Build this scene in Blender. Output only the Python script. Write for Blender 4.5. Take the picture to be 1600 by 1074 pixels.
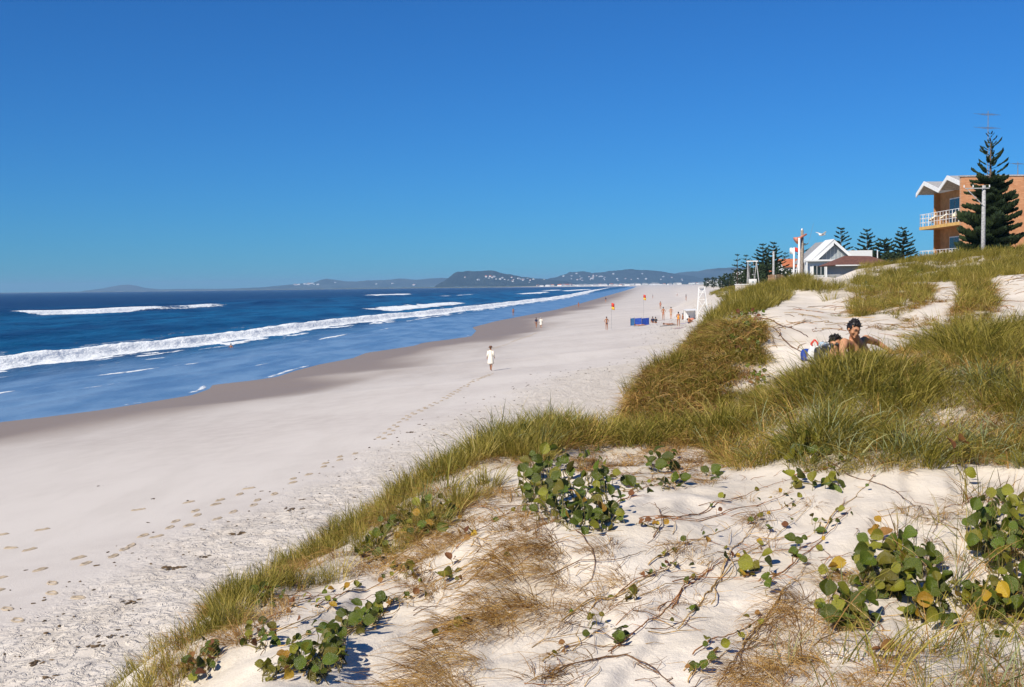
import bpy, bmesh, math, random
import numpy as np
from mathutils import Vector, Matrix, Euler, Quaternion
from mathutils.bvhtree import BVHTree

S = bpy.context.scene
for o in list(bpy.data.objects):
    bpy.data.objects.remove(o)
random.seed(7)
rng = np.random.default_rng(7)
R = math.radians

# ------------------------------------------------------------------ camera
F = 1778.0                      # focal length in pixels of the 1600 px wide picture
CAMZ = 8.0
PITCH = math.atan(90.4 / F)
ROLL = 0.0131
fw = Vector((0, math.cos(PITCH), -math.sin(PITCH)))
rt0 = Vector((1, 0, 0))
up0 = Vector((0, math.sin(PITCH), math.cos(PITCH)))
rt = rt0 * math.cos(ROLL) - up0 * math.sin(ROLL)
up = up0 * math.cos(ROLL) + rt0 * math.sin(ROLL)
cam = bpy.data.cameras.new('camera')
cam.sensor_width = 36.0
cam.lens = F / 1600 * 36.0
cam.clip_start = 0.1
cam.clip_end = 60000
camo = bpy.data.objects.new('camera', cam)
S.collection.objects.link(camo)
M = Matrix((( rt.x, up.x, -fw.x, 0), (rt.y, up.y, -fw.y, 0), (rt.z, up.z, -fw.z, CAMZ), (0, 0, 0, 1)))
camo.matrix_world = M
S.camera = camo

# ------------------------------------------------------------------ sky, sun, exposure
SUN_EL = R(40)
SUN_DIR = Vector((-0.66, -0.75, 0)).normalized()        # towards the sun, on the ground
W = bpy.data.worlds.new('World')
S.world = W
W.use_nodes = True
nt = W.node_tree
nt.nodes.clear()
sky = nt.nodes.new('ShaderNodeTexSky')
sky.sky_type = 'NISHITA'
sky.sun_disc = False
sky.sun_elevation = SUN_EL
sky.sun_rotation = math.atan2(SUN_DIR.x, SUN_DIR.y)
sky.altitude = 0
sky.air_density = 1.0
sky.dust_density = 0.0
sky.ozone_density = 5.0
# the saturated blue of the slide film: one even grade over the whole sky
gam = nt.nodes.new('ShaderNodeMix')
gam.data_type = 'RGBA'; gam.blend_type = 'MULTIPLY'
gam.inputs[0].default_value = 1.0
gam.inputs[7].default_value = (0.165, 0.565, 1.03, 1)
bg = nt.nodes.new('ShaderNodeBackground')
bg.inputs[1].default_value = 0.078
wo = nt.nodes.new('ShaderNodeOutputWorld')
nt.links.new(sky.outputs[0], gam.inputs[6])
nt.links.new(gam.outputs[2], bg.inputs[0])
nt.links.new(bg.outputs[0], wo.inputs[0])
sl = bpy.data.lights.new('sun', 'SUN')
sl.energy = 4.9
sl.angle = R(0.53)
sl.color = (1.0, 0.94, 0.83)
so = bpy.data.objects.new('sun', sl)
S.collection.objects.link(so)
sd = Vector((SUN_DIR.x * math.cos(SUN_EL), SUN_DIR.y * math.cos(SUN_EL), math.sin(SUN_EL)))
so.rotation_euler = sd.to_track_quat('Z', 'Y').to_euler()
S.view_settings.view_transform = 'Standard'
S.view_settings.look = 'None'
S.view_settings.exposure = 0.25
S.view_settings.gamma = 1.0
S.view_settings.use_curve_mapping = False
S.cycles.max_bounces = 8
S.cycles.diffuse_bounces = 3
S.cycles.glossy_bounces = 2
S.cycles.transmission_bounces = 3
S.cycles.transparent_max_bounces = 8
S.cycles.volume_bounces = 0
S.cycles.use_denoising = True

# ------------------------------------------------------------------ helpers
COL = S.collection

def ray(px, py):
    d = fw * 1.0 + rt * ((px - 800) / F) + up * ((537 - py) / F)
    return d

def at(px, py, Y):
    """world point at depth Y seen at a pixel of the photograph"""
    d = ray(px, py)
    t = Y / d.y
    return Vector((d.x * t, Y, CAMZ + d.z * t))

def project(x, y, z):
    x = np.asarray(x, float); y = np.asarray(y, float); z = np.asarray(z, float) - CAMZ
    cx = x * rt.x + y * rt.y + z * rt.z
    cy = x * up.x + y * up.y + z * up.z
    cz = x * fw.x + y * fw.y + z * fw.z
    cz = np.where(cz < 0.05, 0.05, cz)
    return 800 + F * cx / cz, 537 - F * cy / cz

def _h(ix, iy, s):
    n = (ix.astype(np.int64) * 374761393 + iy.astype(np.int64) * 668265263 + s * 974634777) & 0xffffffff
    n = ((n ^ (n >> 13)) * 1274126177) & 0xffffffff
    n = n ^ (n >> 16)
    return (n & 0xffff) / 65535.0

def noise(x, y, s=0):
    x = np.asarray(x, float); y = np.asarray(y, float)
    ix = np.floor(x); iy = np.floor(y)
    fx = x - ix; fy = y - iy
    fx = fx * fx * fx * (fx * (fx * 6 - 15) + 10); fy = fy * fy * fy * (fy * (fy * 6 - 15) + 10)
    a = _h(ix, iy, s); b = _h(ix + 1, iy, s); c = _h(ix, iy + 1, s); d = _h(ix + 1, iy + 1, s)
    return (a + (b - a) * fx + (c - a) * fy + (a - b - c + d) * fx * fy) * 2 - 1

def fbm(x, y, s=0, o=4, g=0.5):
    t = 0; a = 1; n = 0
    for i in range(o):
        t = t + a * noise(x, y, s + i * 17); n += a
        a *= g; x = x * 2.03 + 5.3; y = y * 2.03 - 3.7
    return t / n

def sstep(a, b, x):
    t = np.clip((x - a) / (b - a), 0, 1)
    return t * t * (3 - 2 * t)

# ------------------------------------------------------------------ the shape of the coast
def onsea(px, py, z=0.0):
    d = ray(px, py)
    t = (z - CAMZ) / d.z
    return d.x * t, d.y * t

_wl = [(0, 660), (62, 653), (150, 642), (219, 631), (297, 618), (326, 608), (331, 602), (400, 594), (432, 589), (462, 579), (497, 570),
       (550, 560), (570, 552), (645, 541), (660, 536), (700, 531), (735, 526), (744, 517), (737, 512), (775, 502), (870, 484), (905, 475), (950, 462), (975, 455), (990, 450.5)]
_pw = sorted([(onsea(*p)[1], onsea(*p)[0]) for p in _wl])
_far = [(3800, 420), (4600, 330), (5600, -60), (6200, -420), (7500, -1100), (9000, -2300), (11500, -5600), (13000, -9000)]
_pw = [(-200, -88), (0, -47), (25, -42), (50, -36.5)] + [p for p in _pw if p[0] > 55] + [p for p in _far if p[0] > _pw[-1][0]]
WY = np.array([p[0] for p in _pw]); WX = np.array([p[1] for p in _pw])
def Xw(y):
    return np.interp(y, WY, WX)

_ed = [(-60, -14), (-10, -5.2), (0, -2.9), (3, -2.25), (5.3, -1.80), (6.2, -1.42), (7, -1.15), (8, -0.85), (9.5, -0.3), (11, 0.35), (13, 1.05), (15, 1.7), (17, 2.25), (20, 3.2), (23, 3.98),
       (26, 4.75), (32, 6.2), (40, 8.2), (55, 10.8), (75, 15.2), (100, 20.5), (150, 31), (300, 58), (600, 108), (1000, 172), (2000, 330), (3200, 560), (3800, 680), (4600, 620), (5600, 260), (6200, 0), (7500, -700),
       (9000, -1800), (11500, -5000), (13000, -8400)]
EY = np.array([p[0] for p in _ed], float); EX = np.array([p[1] for p in _ed], float)
def Xe(y):
    y = np.asarray(y, float)
    near = sstep(60, 30, y)
    return np.interp(y, EY, EX) + near * (0.16 * noise(y * 0.9, y * 0 + 3.1, 5) + 0.09 * noise(y * 2.7, y * 0 + 1.1, 6)) * sstep(2.0, 8, y) + (1 - near) * 3.0 * noise(y * 0.02, y * 0, 9) * sstep(60, 200, y)

def beach(d, y):
    sc = 1 + np.clip((y - 3800) / 700, 0, 6)
    sc = np.maximum(sc, np.interp(y, [200, 600, 1000, 3200], [1, 1.5, 2.2, 4]))
    return np.interp(d / sc, [-600, -200, -50, -10, 0, 12, 30, 38, 60], [-3.5, -3, -1.6, -0.3, 0, 0.85, 2.3, 2.95, 3.2])

# control points of the dune field: (pixel column, depth, pixel row)  or  (pixel column, depth, None, height)
CP = []
def col(px, pts):
    for p in pts:
        Y = p[0]
        if len(p) == 2:
            CP.append((at(px, p[1], Y)))
        else:
            q = at(px, 500, Y)
            CP.append(Vector((q.x, Y, p[2])))
TAIL = [(75, 0, 8.0), (120, 0, 7.6), (220, 0, 7.0), (600, 0, 5.5), (2500, 0, 4.5), (12000, 0, 4.5)]
col(-400, [(2, 0, 5.6), (5, 0, 5.4), (10, 0, 5.6)])
col(200, [(2.5, 0, 6.2), (4.2, 0, 6.02), (5.3, 1080), (8, 0, 5.9)])
col(400, [(2.5, 0, 6.28), (4.4, 1090), (5.3, 1010), (6.2, 935), (9, 0, 6.1), (14, 0, 6.0)])
col(600, [(2.5, 0, 6.3), (4.7, 1074), (5.9, 950), (7.0, 865), (8.1, 795), (11, 0, 6.2), (18, 0, 6.2), (30, 0, 6.6)])
col(760, [(4.6, 1074), (6.2, 905), (7.6, 790), (9.7, 705), (13, 0, 6.1), (18, 0, 6.2)])
col(900, [(4.6, 1074), (5.8, 930), (6.4, 850), (7.8, 778), (9.6, 705), (11.3, 678), (13.5, 0, 6.1), (17, 0, 6.2), (26, 0, 6.8)])
col(1040, [(4.6, 1074), (6.0, 905), (7.3, 790), (9.3, 718), (11.2, 685), (12.8, 0, 6.12), (14.6, 640), (16.8, 575), (19.5, 0, 6.4), (25, 0, 6.6)])
col(1130, [(4.6, 1074), (6.2, 895), (7.8, 775), (9.6, 715), (11.6, 675), (13.0, 0, 6.18), (14.6, 645), (16.2, 575), (18.6, 512), (24, 490), (32, 479), (50, 0, 6.9), (75, 0, 6.4), (120, 0, 5.2)] + TAIL[2:])
col(1200, [(4.6, 1074), (6.2, 890), (7.8, 765), (9.6, 690), (11.4, 632), (13.4, 0, 6.4), (15.2, 605), (17, 560), (21, 505), (25, 483), (30, 471), (36, 464), (50, 0, 7.15), (80, 0, 7.0), (130, 0, 6.6)] + TAIL[2:])
col(1280, [(4.6, 1074), (6.2, 885), (7.6, 765), (9.4, 665), (11.6, 580), (13.2, 0, 6.62), (14.8, 0, 6.86), (17, 543), (21, 500), (26, 474), (31, 454), (36, 443), (42, 443), (60, 0, 7.6), (100, 0, 7.5)] + TAIL[2:])
col(1340, [(4.6, 1074), (6.2, 885), (7.8, 745), (9.6, 650), (11.4, 575), (12.4, 571), (14.0, 0, 6.72), (15.4, 0, 6.82), (17.5, 540), (21, 505), (26, 468), (32, 447), (38, 434), (44, 430), (60, 0, 8.0), (120, 0, 7.7)] + TAIL[2:])
col(1440, [(4.6, 1074), (6.2, 885), (7.8, 745), (9.8, 640), (12.2, 558), (13.3, 548), (15.2, 0, 6.75), (18.5, 535), (22, 490), (27, 455), (33, 434), (40, 418), (47, 413), (62, 0, 8.5), (120, 0, 8.2)] + TAIL[2:])
col(1520, [(4.6, 1074), (6.2, 885), (8.0, 735), (10, 620), (12.6, 532), (13.8, 522), (16, 0, 6.85), (19.5, 520), (23, 475), (28, 440), (34, 425), (40, 411), (47, 406), (62, 0, 8.8), (110, 0, 8.7)] + TAIL[2:])
col(1610, [(2.5, 0, 6.5), (4.6, 1074), (6.2, 880), (8.0, 730), (10, 615), (13, 522), (14.5, 512), (17, 0, 7.0), (20, 505), (24, 462), (29, 430), (35, 418), (41, 406), (48, 400), (62, 0, 9.0), (110, 0, 8.9)] + TAIL[2:])
col(1900, [(3, 0, 6.7), (6, 0, 6.8), (9, 0, 7.0), (13, 0, 7.4), (18, 0, 7.5), (26, 0, 8.3), (40, 0, 9.2), (80, 0, 9.3), (200, 0, 8.5), (2000, 0, 5), (12000, 0, 5)])
col(3200, [(3, 0, 7.0), (10, 0, 7.6), (25, 0, 8.6), (60, 0, 9.3), (300, 0, 8)])
for p in [(-3, -2, 6.4), (0, -2.5, 6.5), (3, -2, 6.7), (0, 0.5, 6.4), (-1.5, 1.5, 6.3), (2, 1.5, 6.5)]:
    CP.append(Vector(p))
def _uv(x, y):
    yy = np.maximum(np.asarray(y, float) + 3.0, 0.3)
    return np.asarray(x, float) / yy * 2.2, np.log(yy)
_cx = np.array([p.x for p in CP]); _cy = np.array([p.y for p in CP]); _cz = np.array([p.z for p in CP])
_cu, _cv = _uv(_cx, _cy)
def _phi(r2):
    return 0.5 * r2 * np.log(r2 + 1e-12)
_n = len(CP)
_A = np.zeros((_n + 3, _n + 3))
_A[:_n, :_n] = _phi((_cu[:, None] - _cu[None]) ** 2 + (_cv[:, None] - _cv[None]) ** 2) + np.eye(_n) * 4e-4
_P = np.stack([np.ones(_n), _cu, _cv], 1)
_A[:_n, _n:] = _P; _A[_n:, :_n] = _P.T
_w = np.linalg.solve(_A, np.concatenate([_cz, [0, 0, 0]]))
def dune(x, y):
    x = np.asarray(x, float); y = np.asarray(y, float)
    u, v = _uv(x, y)
    sh = u.shape; u = u.ravel(); v = v.ravel()
    out = np.empty(u.shape)
    for i in range(0, len(u), 20000):
        a = u[i:i + 20000]; b = v[i:i + 20000]
        k = _phi((a[:, None] - _cu[None]) ** 2 + (b[:, None] - _cv[None]) ** 2)
        out[i:i + 20000] = k @ _w[:_n] + _w[_n] + _w[_n + 1] * a + _w[_n + 2] * b
    return np.clip(out.reshape(sh), 2.5, 9.8)

def ground(x, y, fine=True):
    x = np.asarray(x, float); y = np.asarray(y, float)
    d = x - Xw(y)
    b = beach(d, y)
    e = x - Xe(y)
    wid = np.interp(y, [0, 5, 9, 12, 15, 30, 60, 120, 200, 1000], [4.0, 3.6, 3.8, 3.0, 2.5, 2.7, 4, 7, 12, 30])
    wgt = np.clip((e + wid) / wid, 0, 1)
    wgt = np.where(y < 12, 1 - (1 - wgt) ** 1.6, 1 - (1 - wgt) ** 1.15)
    wgt = wgt * sstep(-wid, -wid + 0.9, e)
    D = dune(x, y)
    z = b + (D - b) * wgt
    # rounded bumps and hollows blown into the dune
    k = sstep(-1.0, 0.6, e) * sstep(260, 60, y)
    amp = np.interp(y, [0, 6, 12, 30, 80], [0.055, 0.075, 0.10, 0.26, 0.5])
    z = z + k * amp * fbm(x / np.interp(y, [0, 12, 40], [0.75, 1.1, 2.6]), y / np.interp(y, [0, 12, 40], [0.75, 1.1, 2.6]), 3, 3)
    if fine:
        z = z + k * 0.012 * fbm(x / 0.13, y / 0.13, 31, 3, 0.6) * sstep(34, 18, y)
        # small ledges where the vines hold the sand
        q = (x * 0.75 - y * 0.45) / 0.42 + 1.1 * fbm(x / 0.9, y / 0.9, 44, 2)
        led = (q - np.floor(q))
        z = z + k * 0.026 * np.where(led < 0.8, led / 0.8, (1 - led) / 0.2) * sstep(15, 8, y)
        # trampled dry sand along the foot of the dune
        m = sstep(34.2, 37.0, d + 1.3 * fbm(x / 3, y / 3, 12, 2)) * sstep(-0.5, -3.0, e) * sstep(160, 70, y)
        pock = fbm(x / 0.42, y / 0.42, 61, 2)
        z = z + m * (0.035 * pock - 0.03 * sstep(0.25, 0.55, noise(x / 0.33, y / 0.5, 77)))
        z = z + m * 0.05 * fbm(x / 1.6, y / 2.2, 15, 2)
    # gentle ridges of the open beach
    z = z + sstep(2, 12, d) * sstep(0, -3, e) * 0.03 * fbm(x / 6, y / 14, 21, 2) * sstep(400, 100, y)
    return z

def gz(x, y):
    return float(ground(np.array([x]), np.array([y]))[0])

# ------------------------------------------------------------------ ground sheet
def grid_mesh(name, X, Y, Z, attrs=None, keep=None):
    nr, nc = X.shape
    me = bpy.data.meshes.new(name)
    idx = np.arange(nr * nc).reshape(nr, nc)
    q = np.stack([idx[:-1, :-1], idx[:-1, 1:], idx[1:, 1:], idx[1:, :-1]], -1).reshape(-1, 4)
    if keep is not None:
        kk = (keep[:-1, :-1] | keep[:-1, 1:] | keep[1:, 1:] | keep[1:, :-1]).reshape(-1)
        q = q[kk]
    used = np.unique(q)
    remap = np.full(nr * nc, -1); remap[used] = np.arange(len(used))
    q = remap[q]
    co = np.stack([X, Y, Z], -1).reshape(-1, 3)[used]
    me.vertices.add(len(co)); me.vertices.foreach_set('co', co.ravel().astype(np.float32))
    me.loops.add(q.size); me.loops.foreach_set('vertex_index', q.ravel().astype(np.int32))
    me.polygons.add(len(q)); me.polygons.foreach_set('loop_start', np.arange(0, q.size, 4, dtype=np.int32))
    me.polygons.foreach_set('loop_total', np.full(len(q), 4, dtype=np.int32))
    me.polygons.foreach_set('use_smooth', np.ones(len(q), dtype=bool))
    me.update(calc_edges=True)
    for k, v in (attrs or {}).items():
        a = me.attributes.new(k, 'FLOAT', 'POINT')
        a.data.foreach_set('value', v.reshape(-1)[used].astype(np.float32))
    return me

def link(me, name, mat=None, parent=None, loc=None, rot=None, **kw):
    o = bpy.data.objects.new(name, me)
    COL.objects.link(o)
    if mat is not None and me is not None and len(me.materials) == 0:
        me.materials.append(mat)
    if parent: o.parent = parent
    if loc is not None: o.location = loc
    if rot is not None: o.rotation_euler = rot
    for k, v in kw.items(): o[k] = v
    return o

def empty(name, loc, rz=0, **kw):
    o = bpy.data.objects.new(name, None)
    o.empty_display_size = 0.2
    COL.objects.link(o)
    o.location = loc; o.rotation_euler = (0, 0, rz)
    for k, v in kw.items(): o[k] = v
    return o

# ------------------------------------------------------------------ materials
def new_mat(name):
    m = bpy.data.materials.new(name); m.use_nodes = True
    n = m.node_tree; b = n.nodes['Principled BSDF']
    return m, n, b

def N(n, t, **kw):
    x = n.nodes.new(t)
    for k, v in kw.items(): setattr(x, k, v)
    return x

def mixc(n, fac, a, b, blend='MIX'):
    m = N(n, 'ShaderNodeMix', data_type='RGBA', blend_type=blend)
    for s, v in ((0, fac), (6, a), (7, b)):
        if hasattr(v, 'links') or isinstance(v, bpy.types.NodeSocket): n.links.new(v, m.inputs[s])
        elif s == 0: m.inputs[0].default_value = v
        else: m.inputs[s].default_value = (*v, 1) if len(v) == 3 else v
    return m.outputs[2]

def ntex(n, scale, detail=3, rough=0.55, vec=None, dist=0):
    t = N(n, 'ShaderNodeTexNoise'); t.inputs['Scale'].default_value = scale; t.inputs['Detail'].default_value = detail
    t.inputs['Roughness'].default_value = rough; t.inputs['Distortion'].default_value = dist
    if vec is not None: n.links.new(vec, t.inputs['Vector'])
    return t.outputs[0]

def maprange(n, v, a, b, c=0.0, d=1.0, smooth=True):
    m = N(n, 'ShaderNodeMapRange', interpolation_type='SMOOTHSTEP' if smooth else 'LINEAR')
    n.links.new(v, m.inputs[0])
    for i, k in enumerate((a, b, c, d)): m.inputs[i + 1].default_value = k
    return m.outputs[0]

def math_(n, op, a, b=None):
    m = N(n, 'ShaderNodeMath', operation=op)
    for i, v in enumerate((a, b)):
        if v is None: continue
        if isinstance(v, bpy.types.NodeSocket): n.links.new(v, m.inputs[i])
        else: m.inputs[i].default_value = v
    return m.outputs[0]

def attr(n, name):
    a = N(n, 'ShaderNodeAttribute', attribute_name=name); return a.outputs['Fac']

def bump(n, b, h, strength=0.3, dist=0.02, prev=None):
    k = N(n, 'ShaderNodeBump'); k.inputs['Strength'].default_value = strength; k.inputs['Distance'].default_value = dist
    n.links.new(h, k.inputs['Height'])
    if prev is not None: n.links.new(prev, k.inputs['Normal'])
    n.links.new(k.outputs[0], b.inputs['Normal'])
    return k.outputs[0]

_mc = {}
def paint(name, c, rough=0.6, var=0.12, scale=8, metal=0.0, spec=0.4, bmp=0.15, bd=0.005):
    if name in _mc: return _mc[name]
    m, n, b = new_mat(name)
    tc = N(n, 'ShaderNodeTexCoord').outputs['Object']
    f = ntex(n, scale, 4, 0.6, tc)
    d = tuple(x * (1 - var * 1.8) for x in c); l = tuple(min(1, x * (1 + var)) for x in c)
    n.links.new(mixc(n, maprange(n, f, 0.3, 0.7), d, l), b.inputs['Base Color'])
    b.inputs['Roughness'].default_value = rough; b.inputs['Metallic'].default_value = metal
    b.inputs['Specular IOR Level'].default_value = spec
    if bmp: bump(n, b, ntex(n, scale * 5, 3, 0.6, tc), bmp, bd)
    _mc[name] = m
    return m

def mb_tube(bm, pts, rads, sides=5, cap=True):
    """tapered tube along points"""
    rings = []
    n = len(pts)
    prev = None
    for i, p in enumerate(pts):
        p = Vector(p)
        t = (Vector(pts[min(i + 1, n - 1)]) - Vector(pts[max(i - 1, 0)]))
        if t.length < 1e-9: t = Vector((0, 0, 1))
        t.normalize()
        a = t.orthogonal().normalized() if prev is None else (prev - t * prev.dot(t)).normalized()
        prev = a
        b = t.cross(a)
        r = rads[i] if hasattr(rads, '__len__') else rads
        rings.append([bm.verts.new(p + (a * math.cos(2 * math.pi * k / sides) + b * math.sin(2 * math.pi * k / sides)) * r) for k in range(sides)])
    for i in range(n - 1):
        for k in range(sides):
            bm.faces.new((rings[i][k], rings[i][(k + 1) % sides], rings[i + 1][(k + 1) % sides], rings[i + 1][k]))
    if cap and sides > 2:
        bm.faces.new(rings[0][::-1]); bm.faces.new(rings[-1])

def mb_box(bm, c, s, rz=0, rot=None):
    m = Matrix.Translation(c) @ (rot.to_matrix().to_4x4() if rot is not None else Matrix.Rotation(rz, 4, 'Z')) @ Matrix.Diagonal((s[0], s[1], s[2], 1))
    bmesh.ops.create_cube(bm, size=1.0, matrix=m)

def mb_quad(bm, pts):
    return bm.faces.new([bm.verts.new(p) for p in pts])

def fin(bm, name, mat, parent=None, smooth=False, loc=None, rot=None, bevel=0, **kw):
    if bevel:
        bmesh.ops.bevel(bm, geom=list(bm.edges), offset=bevel, segments=1, affect='EDGES', clamp_overlap=True)
    me = bpy.data.meshes.new(name); bm.to_mesh(me); bm.free()
    if smooth:
        me.polygons.foreach_set('use_smooth', [True] * len(me.polygons))
    return link(me, name, mat, parent, loc, rot, **kw)

def nb(): return bmesh.new()
# ------------------------------------------------------------------ vegetation zones: outlines on the ground given through the pixels they show at
def poly(pts):
    return np.array(pts, float)
def inpoly(px, py, P):
    ins = np.zeros(px.shape, bool)
    j = len(P) - 1
    for i in range(len(P)):
        xi, yi = P[i]; xj, yj = P[j]
        c = ((yi > py) != (yj > py)) & (px < (xj - xi) * (py - yi) / (yj - yi + 1e-12) + xi)
        ins ^= c; j = i
    return ins
Z_MOUND = (poly([(845, 655), (900, 628), (960, 632), (1040, 640), (1110, 632), (1180, 592), (1240, 566), (1300, 556), (1400, 548), (1470, 532), (1540, 505), (1640, 500), (3000, 480), (3000, 760), (1640, 735), (1500, 722), (1400, 735), (1300, 742), (1210, 728), (1150, 738), (1100, 700), (1010, 700), (940, 700), (900, 700), (850, 705), (800, 700)]), 7.0, 15.6)
Z_EDGE = (poly([(120, 1150), (200, 1074), (280, 1010), (330, 960), (395, 900), (440, 880), (475, 880), (520, 845), (570, 800), (640, 745), (700, 700), (760, 668), (800, 630), (850, 605), (960, 590), (960, 650), (880, 700), (830, 735), (760, 770), (720, 800), (640, 860), (560, 900), (480, 925), (430, 925), (380, 975), (330, 1010), (290, 1074), (240, 1150)]), 3.5, 13.5)
Z_MIDTOP = (poly([(985, 625), (1030, 560), (1055, 515), (1095, 474), (1150, 455), (1235, 430), (1250, 445), (1225, 470), (1175, 492), (1130, 502), (1100, 520), (1090, 560), (1060, 600), (1030, 640)]), 14, 45)
Z_MIDFACE = (poly([(975, 640), (1010, 600), (1050, 560), (1090, 515), (1140, 505), (1190, 512), (1195, 560), (1175, 590), (1140, 605), (1125, 650), (1090, 668), (1020, 668), (950, 655)]), 11.8, 24)
Z_UPPER = (poly([(1236, 446), (1246, 436), (1262, 437), (1300, 450), (1340, 440), (1345, 418), (1400, 408), (1450, 398), (1540, 385), (1640, 375), (2600, 340), (2600, 400), (1640, 425), (1560, 432), (1500, 445), (1470, 440), (1420, 450), (1380, 447), (1330, 462), (1295, 470), (1285, 462), (1262, 455), (1245, 455)]), 24, 62)
Z_UP2 = (poly([(1330, 470), (1345, 455), (1400, 445), (1455, 452), (1450, 480), (1420, 485), (1390, 480), (1360, 500), (1330, 490)]), 20, 34)
Z_UP3 = (poly([(1500, 440), (1545, 430), (1560, 470), (1545, 505), (1490, 520), (1480, 500), (1500, 470)]), 19, 34)
Z_TUSS = (poly([(600, 1110), (650, 1050), (690, 985), (745, 920), (790, 868), (820, 846), (866, 842), (880, 880), (868, 950), (820, 985), (770, 1010), (730, 1100)]), 4.0, 7.2)
Z_TUSS2 = (poly([(350, 985), (395, 950), (470, 930), (450, 960), (400, 990), (370, 1040), (300, 1090), (310, 1040)]), 4.3, 7.0)
Z_BR = (poly([(1235, 985), (1290, 930), (1350, 870), (1420, 800), (1500, 770), (1640, 760), (2200, 760), (2200, 1250), (1240, 1250), (1200, 1074)]), 3.6, 8.4)
Z_LIT1 = (poly([(860, 700), (1000, 690), (1120, 690), (1150, 745), (1050, 770), (960, 740), (880, 735)]), 6.5, 10.5)
Z_LIT2 = (poly([(690, 800), (790, 760), (860, 790), (860, 850), (760, 900), (640, 960), (560, 900)]), 5, 9)
Z_LIT3 = (poly([(880, 860), (1060, 830), (1250, 740), (1300, 760), (1180, 900), (1000, 1000), (880, 1080), (830, 1080)]), 4, 9)

def zone_w(x, y, z, zone, px=None, py=None):
    P, y0, y1 = zone
    if px is None: px, py = project(x, y, z)
    return inpoly(px, py, P) & (y > y0) & (y < y1)

# sheet coordinates: columns fan out from behind the camera, rows spread with distance
us = np.concatenate([np.linspace(-3.2, -0.55, 90)[:-1], np.linspace(-0.55, 0.55, 520), np.linspace(0.55, 3.2, 90)[1:]])
vs = np.concatenate([np.linspace(0.05, math.log(6.5), 90)[:-1], np.linspace(math.log(6.5), math.log(35), 430)[:-1], np.linspace(math.log(35), math.log(140), 190)[:-1], np.linspace(math.log(140), math.log(13200), 230)])
UU, VV = np.meshgrid(us, vs)
YY = np.exp(VV) - 3.0
XX = UU * np.exp(VV)
ZZ = ground(XX, YY)
dd = XX - Xw(YY); ee = XX - Xe(YY)
px_, py_ = project(XX, YY, ZZ)
nz = fbm(XX / 8, YY / 25, 91, 3)
wet = sstep(18, 7.0, dd + 5.5 * nz) * sstep(2500, 300, YY)
damp = sstep(30, 12, dd + 3 * nz)
veg = sstep(-8, 14, ee - 6 + 14 * fbm(XX / 14, YY / 30, 93, 3)) * sstep(60, 110, YY)
veg = np.maximum(veg, sstep(5200, 5900, YY) * sstep(0, 30, dd))
lit = np.zeros_like(XX)
for zn, k in ((Z_MOUND, .95), (Z_EDGE, .6), (Z_MIDTOP, .9), (Z_MIDFACE, .6), (Z_UPPER, .8), (Z_UP2, .5), (Z_UP3, .6), (Z_TUSS, .45), (Z_TUSS2, .4), (Z_BR, .12), (Z_LIT1, .35), (Z_LIT2, .15)):
    lit = np.maximum(lit, k * zone_w(XX, YY, ZZ, zn, px_, py_))
for _ in range(3):
    l2 = lit.copy(); l2[1:-1, 1:-1] = (lit[1:-1, 1:-1] * 2 + lit[:-2, 1:-1] + lit[2:, 1:-1] + lit[1:-1, :-2] + lit[1:-1, 2:]) / 6; lit = l2
lit *= np.clip(0.8 + 0.7 * fbm(XX / 0.5, YY / 0.5, 95, 3), 0, 1)
sco = (ee < -0.4) & (ee > -5) & (YY < 60)
dry = sstep(-3.2, -1.0, ee) * 1.0

m, n, b = new_mat('sand')
tc = N(n, 'ShaderNodeTexCoord').outputs['Object']
_mpg = N(n, 'ShaderNodeMapping'); n.links.new(tc, _mpg.inputs['Vector']); _mpg.inputs['Scale'].default_value = (1, 0.22, 1); mpg = _mpg.outputs[0]
grain = ntex(n, 260, 3, 0.7, tc)
mott = ntex(n, 1.3, 5, 0.6, tc)
fine = ntex(n, 22, 4, 0.65, tc)
beachc = mixc(n, maprange(n, mott, 0.3, 0.7), (0.53, 0.47, 0.42), (0.60, 0.54, 0.485))
beachc = mixc(n, maprange(n, ntex(n, 0.09, 4, 0.6, tc), 0.35, 0.65), beachc, (0.64, 0.58, 0.52))
dunec = mixc(n, maprange(n, mott, 0.3, 0.7), (0.68, 0.59, 0.47), (0.79, 0.70, 0.585))
c = mixc(n, attr(n, 'dry'), beachc, dunec)
c = mixc(n, math_(n, 'MULTIPLY', maprange(n, ntex(n, 0.5, 5, 0.7, mpg), 0.45, 0.70), 0.22), c, (0.40, 0.35, 0.30))
c = mixc(n, math_(n, 'MULTIPLY', attr(n, 'damp'), 0.28), c, (0.33, 0.29, 0.26))
c = mixc(n, attr(n, 'wet'), c, (0.26, 0.195, 0.145))
speck = maprange(n, ntex(n, 90, 2, 0.5, tc), 0.68, 0.74)
c = mixc(n, math_(n, 'MULTIPLY', speck, 0.30), c, (0.16, 0.12, 0.08))
c = mixc(n, maprange(n, grain, 0.35, 0.7, 0, 0.22), c, (0.42, 0.37, 0.32))
lcol = mixc(n, maprange(n, fine, 0.35, 0.65), (0.10, 0.075, 0.035), (0.34, 0.26, 0.14))
lf = math_(n, 'MULTIPLY', attr(n, 'lit'), maprange(n, ntex(n, 45, 4, 0.7, tc), 0.30, 0.62))
c = mixc(n, lf, c, lcol)
vcol = mixc(n, maprange(n, ntex(n, 0.25, 5, 0.6, tc), 0.35, 0.65), (0.05, 0.06, 0.02), (0.13, 0.13, 0.05))
c = mixc(n, attr(n, 'veg'), c, vcol)
n.links.new(c, b.inputs['Base Color'])
rg = N(n, 'ShaderNodeMapRange'); n.links.new(attr(n, 'wet'), rg.inputs[0]); rg.inputs[3].default_value = 0.95; rg.inputs[4].default_value = 0.5
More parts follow.
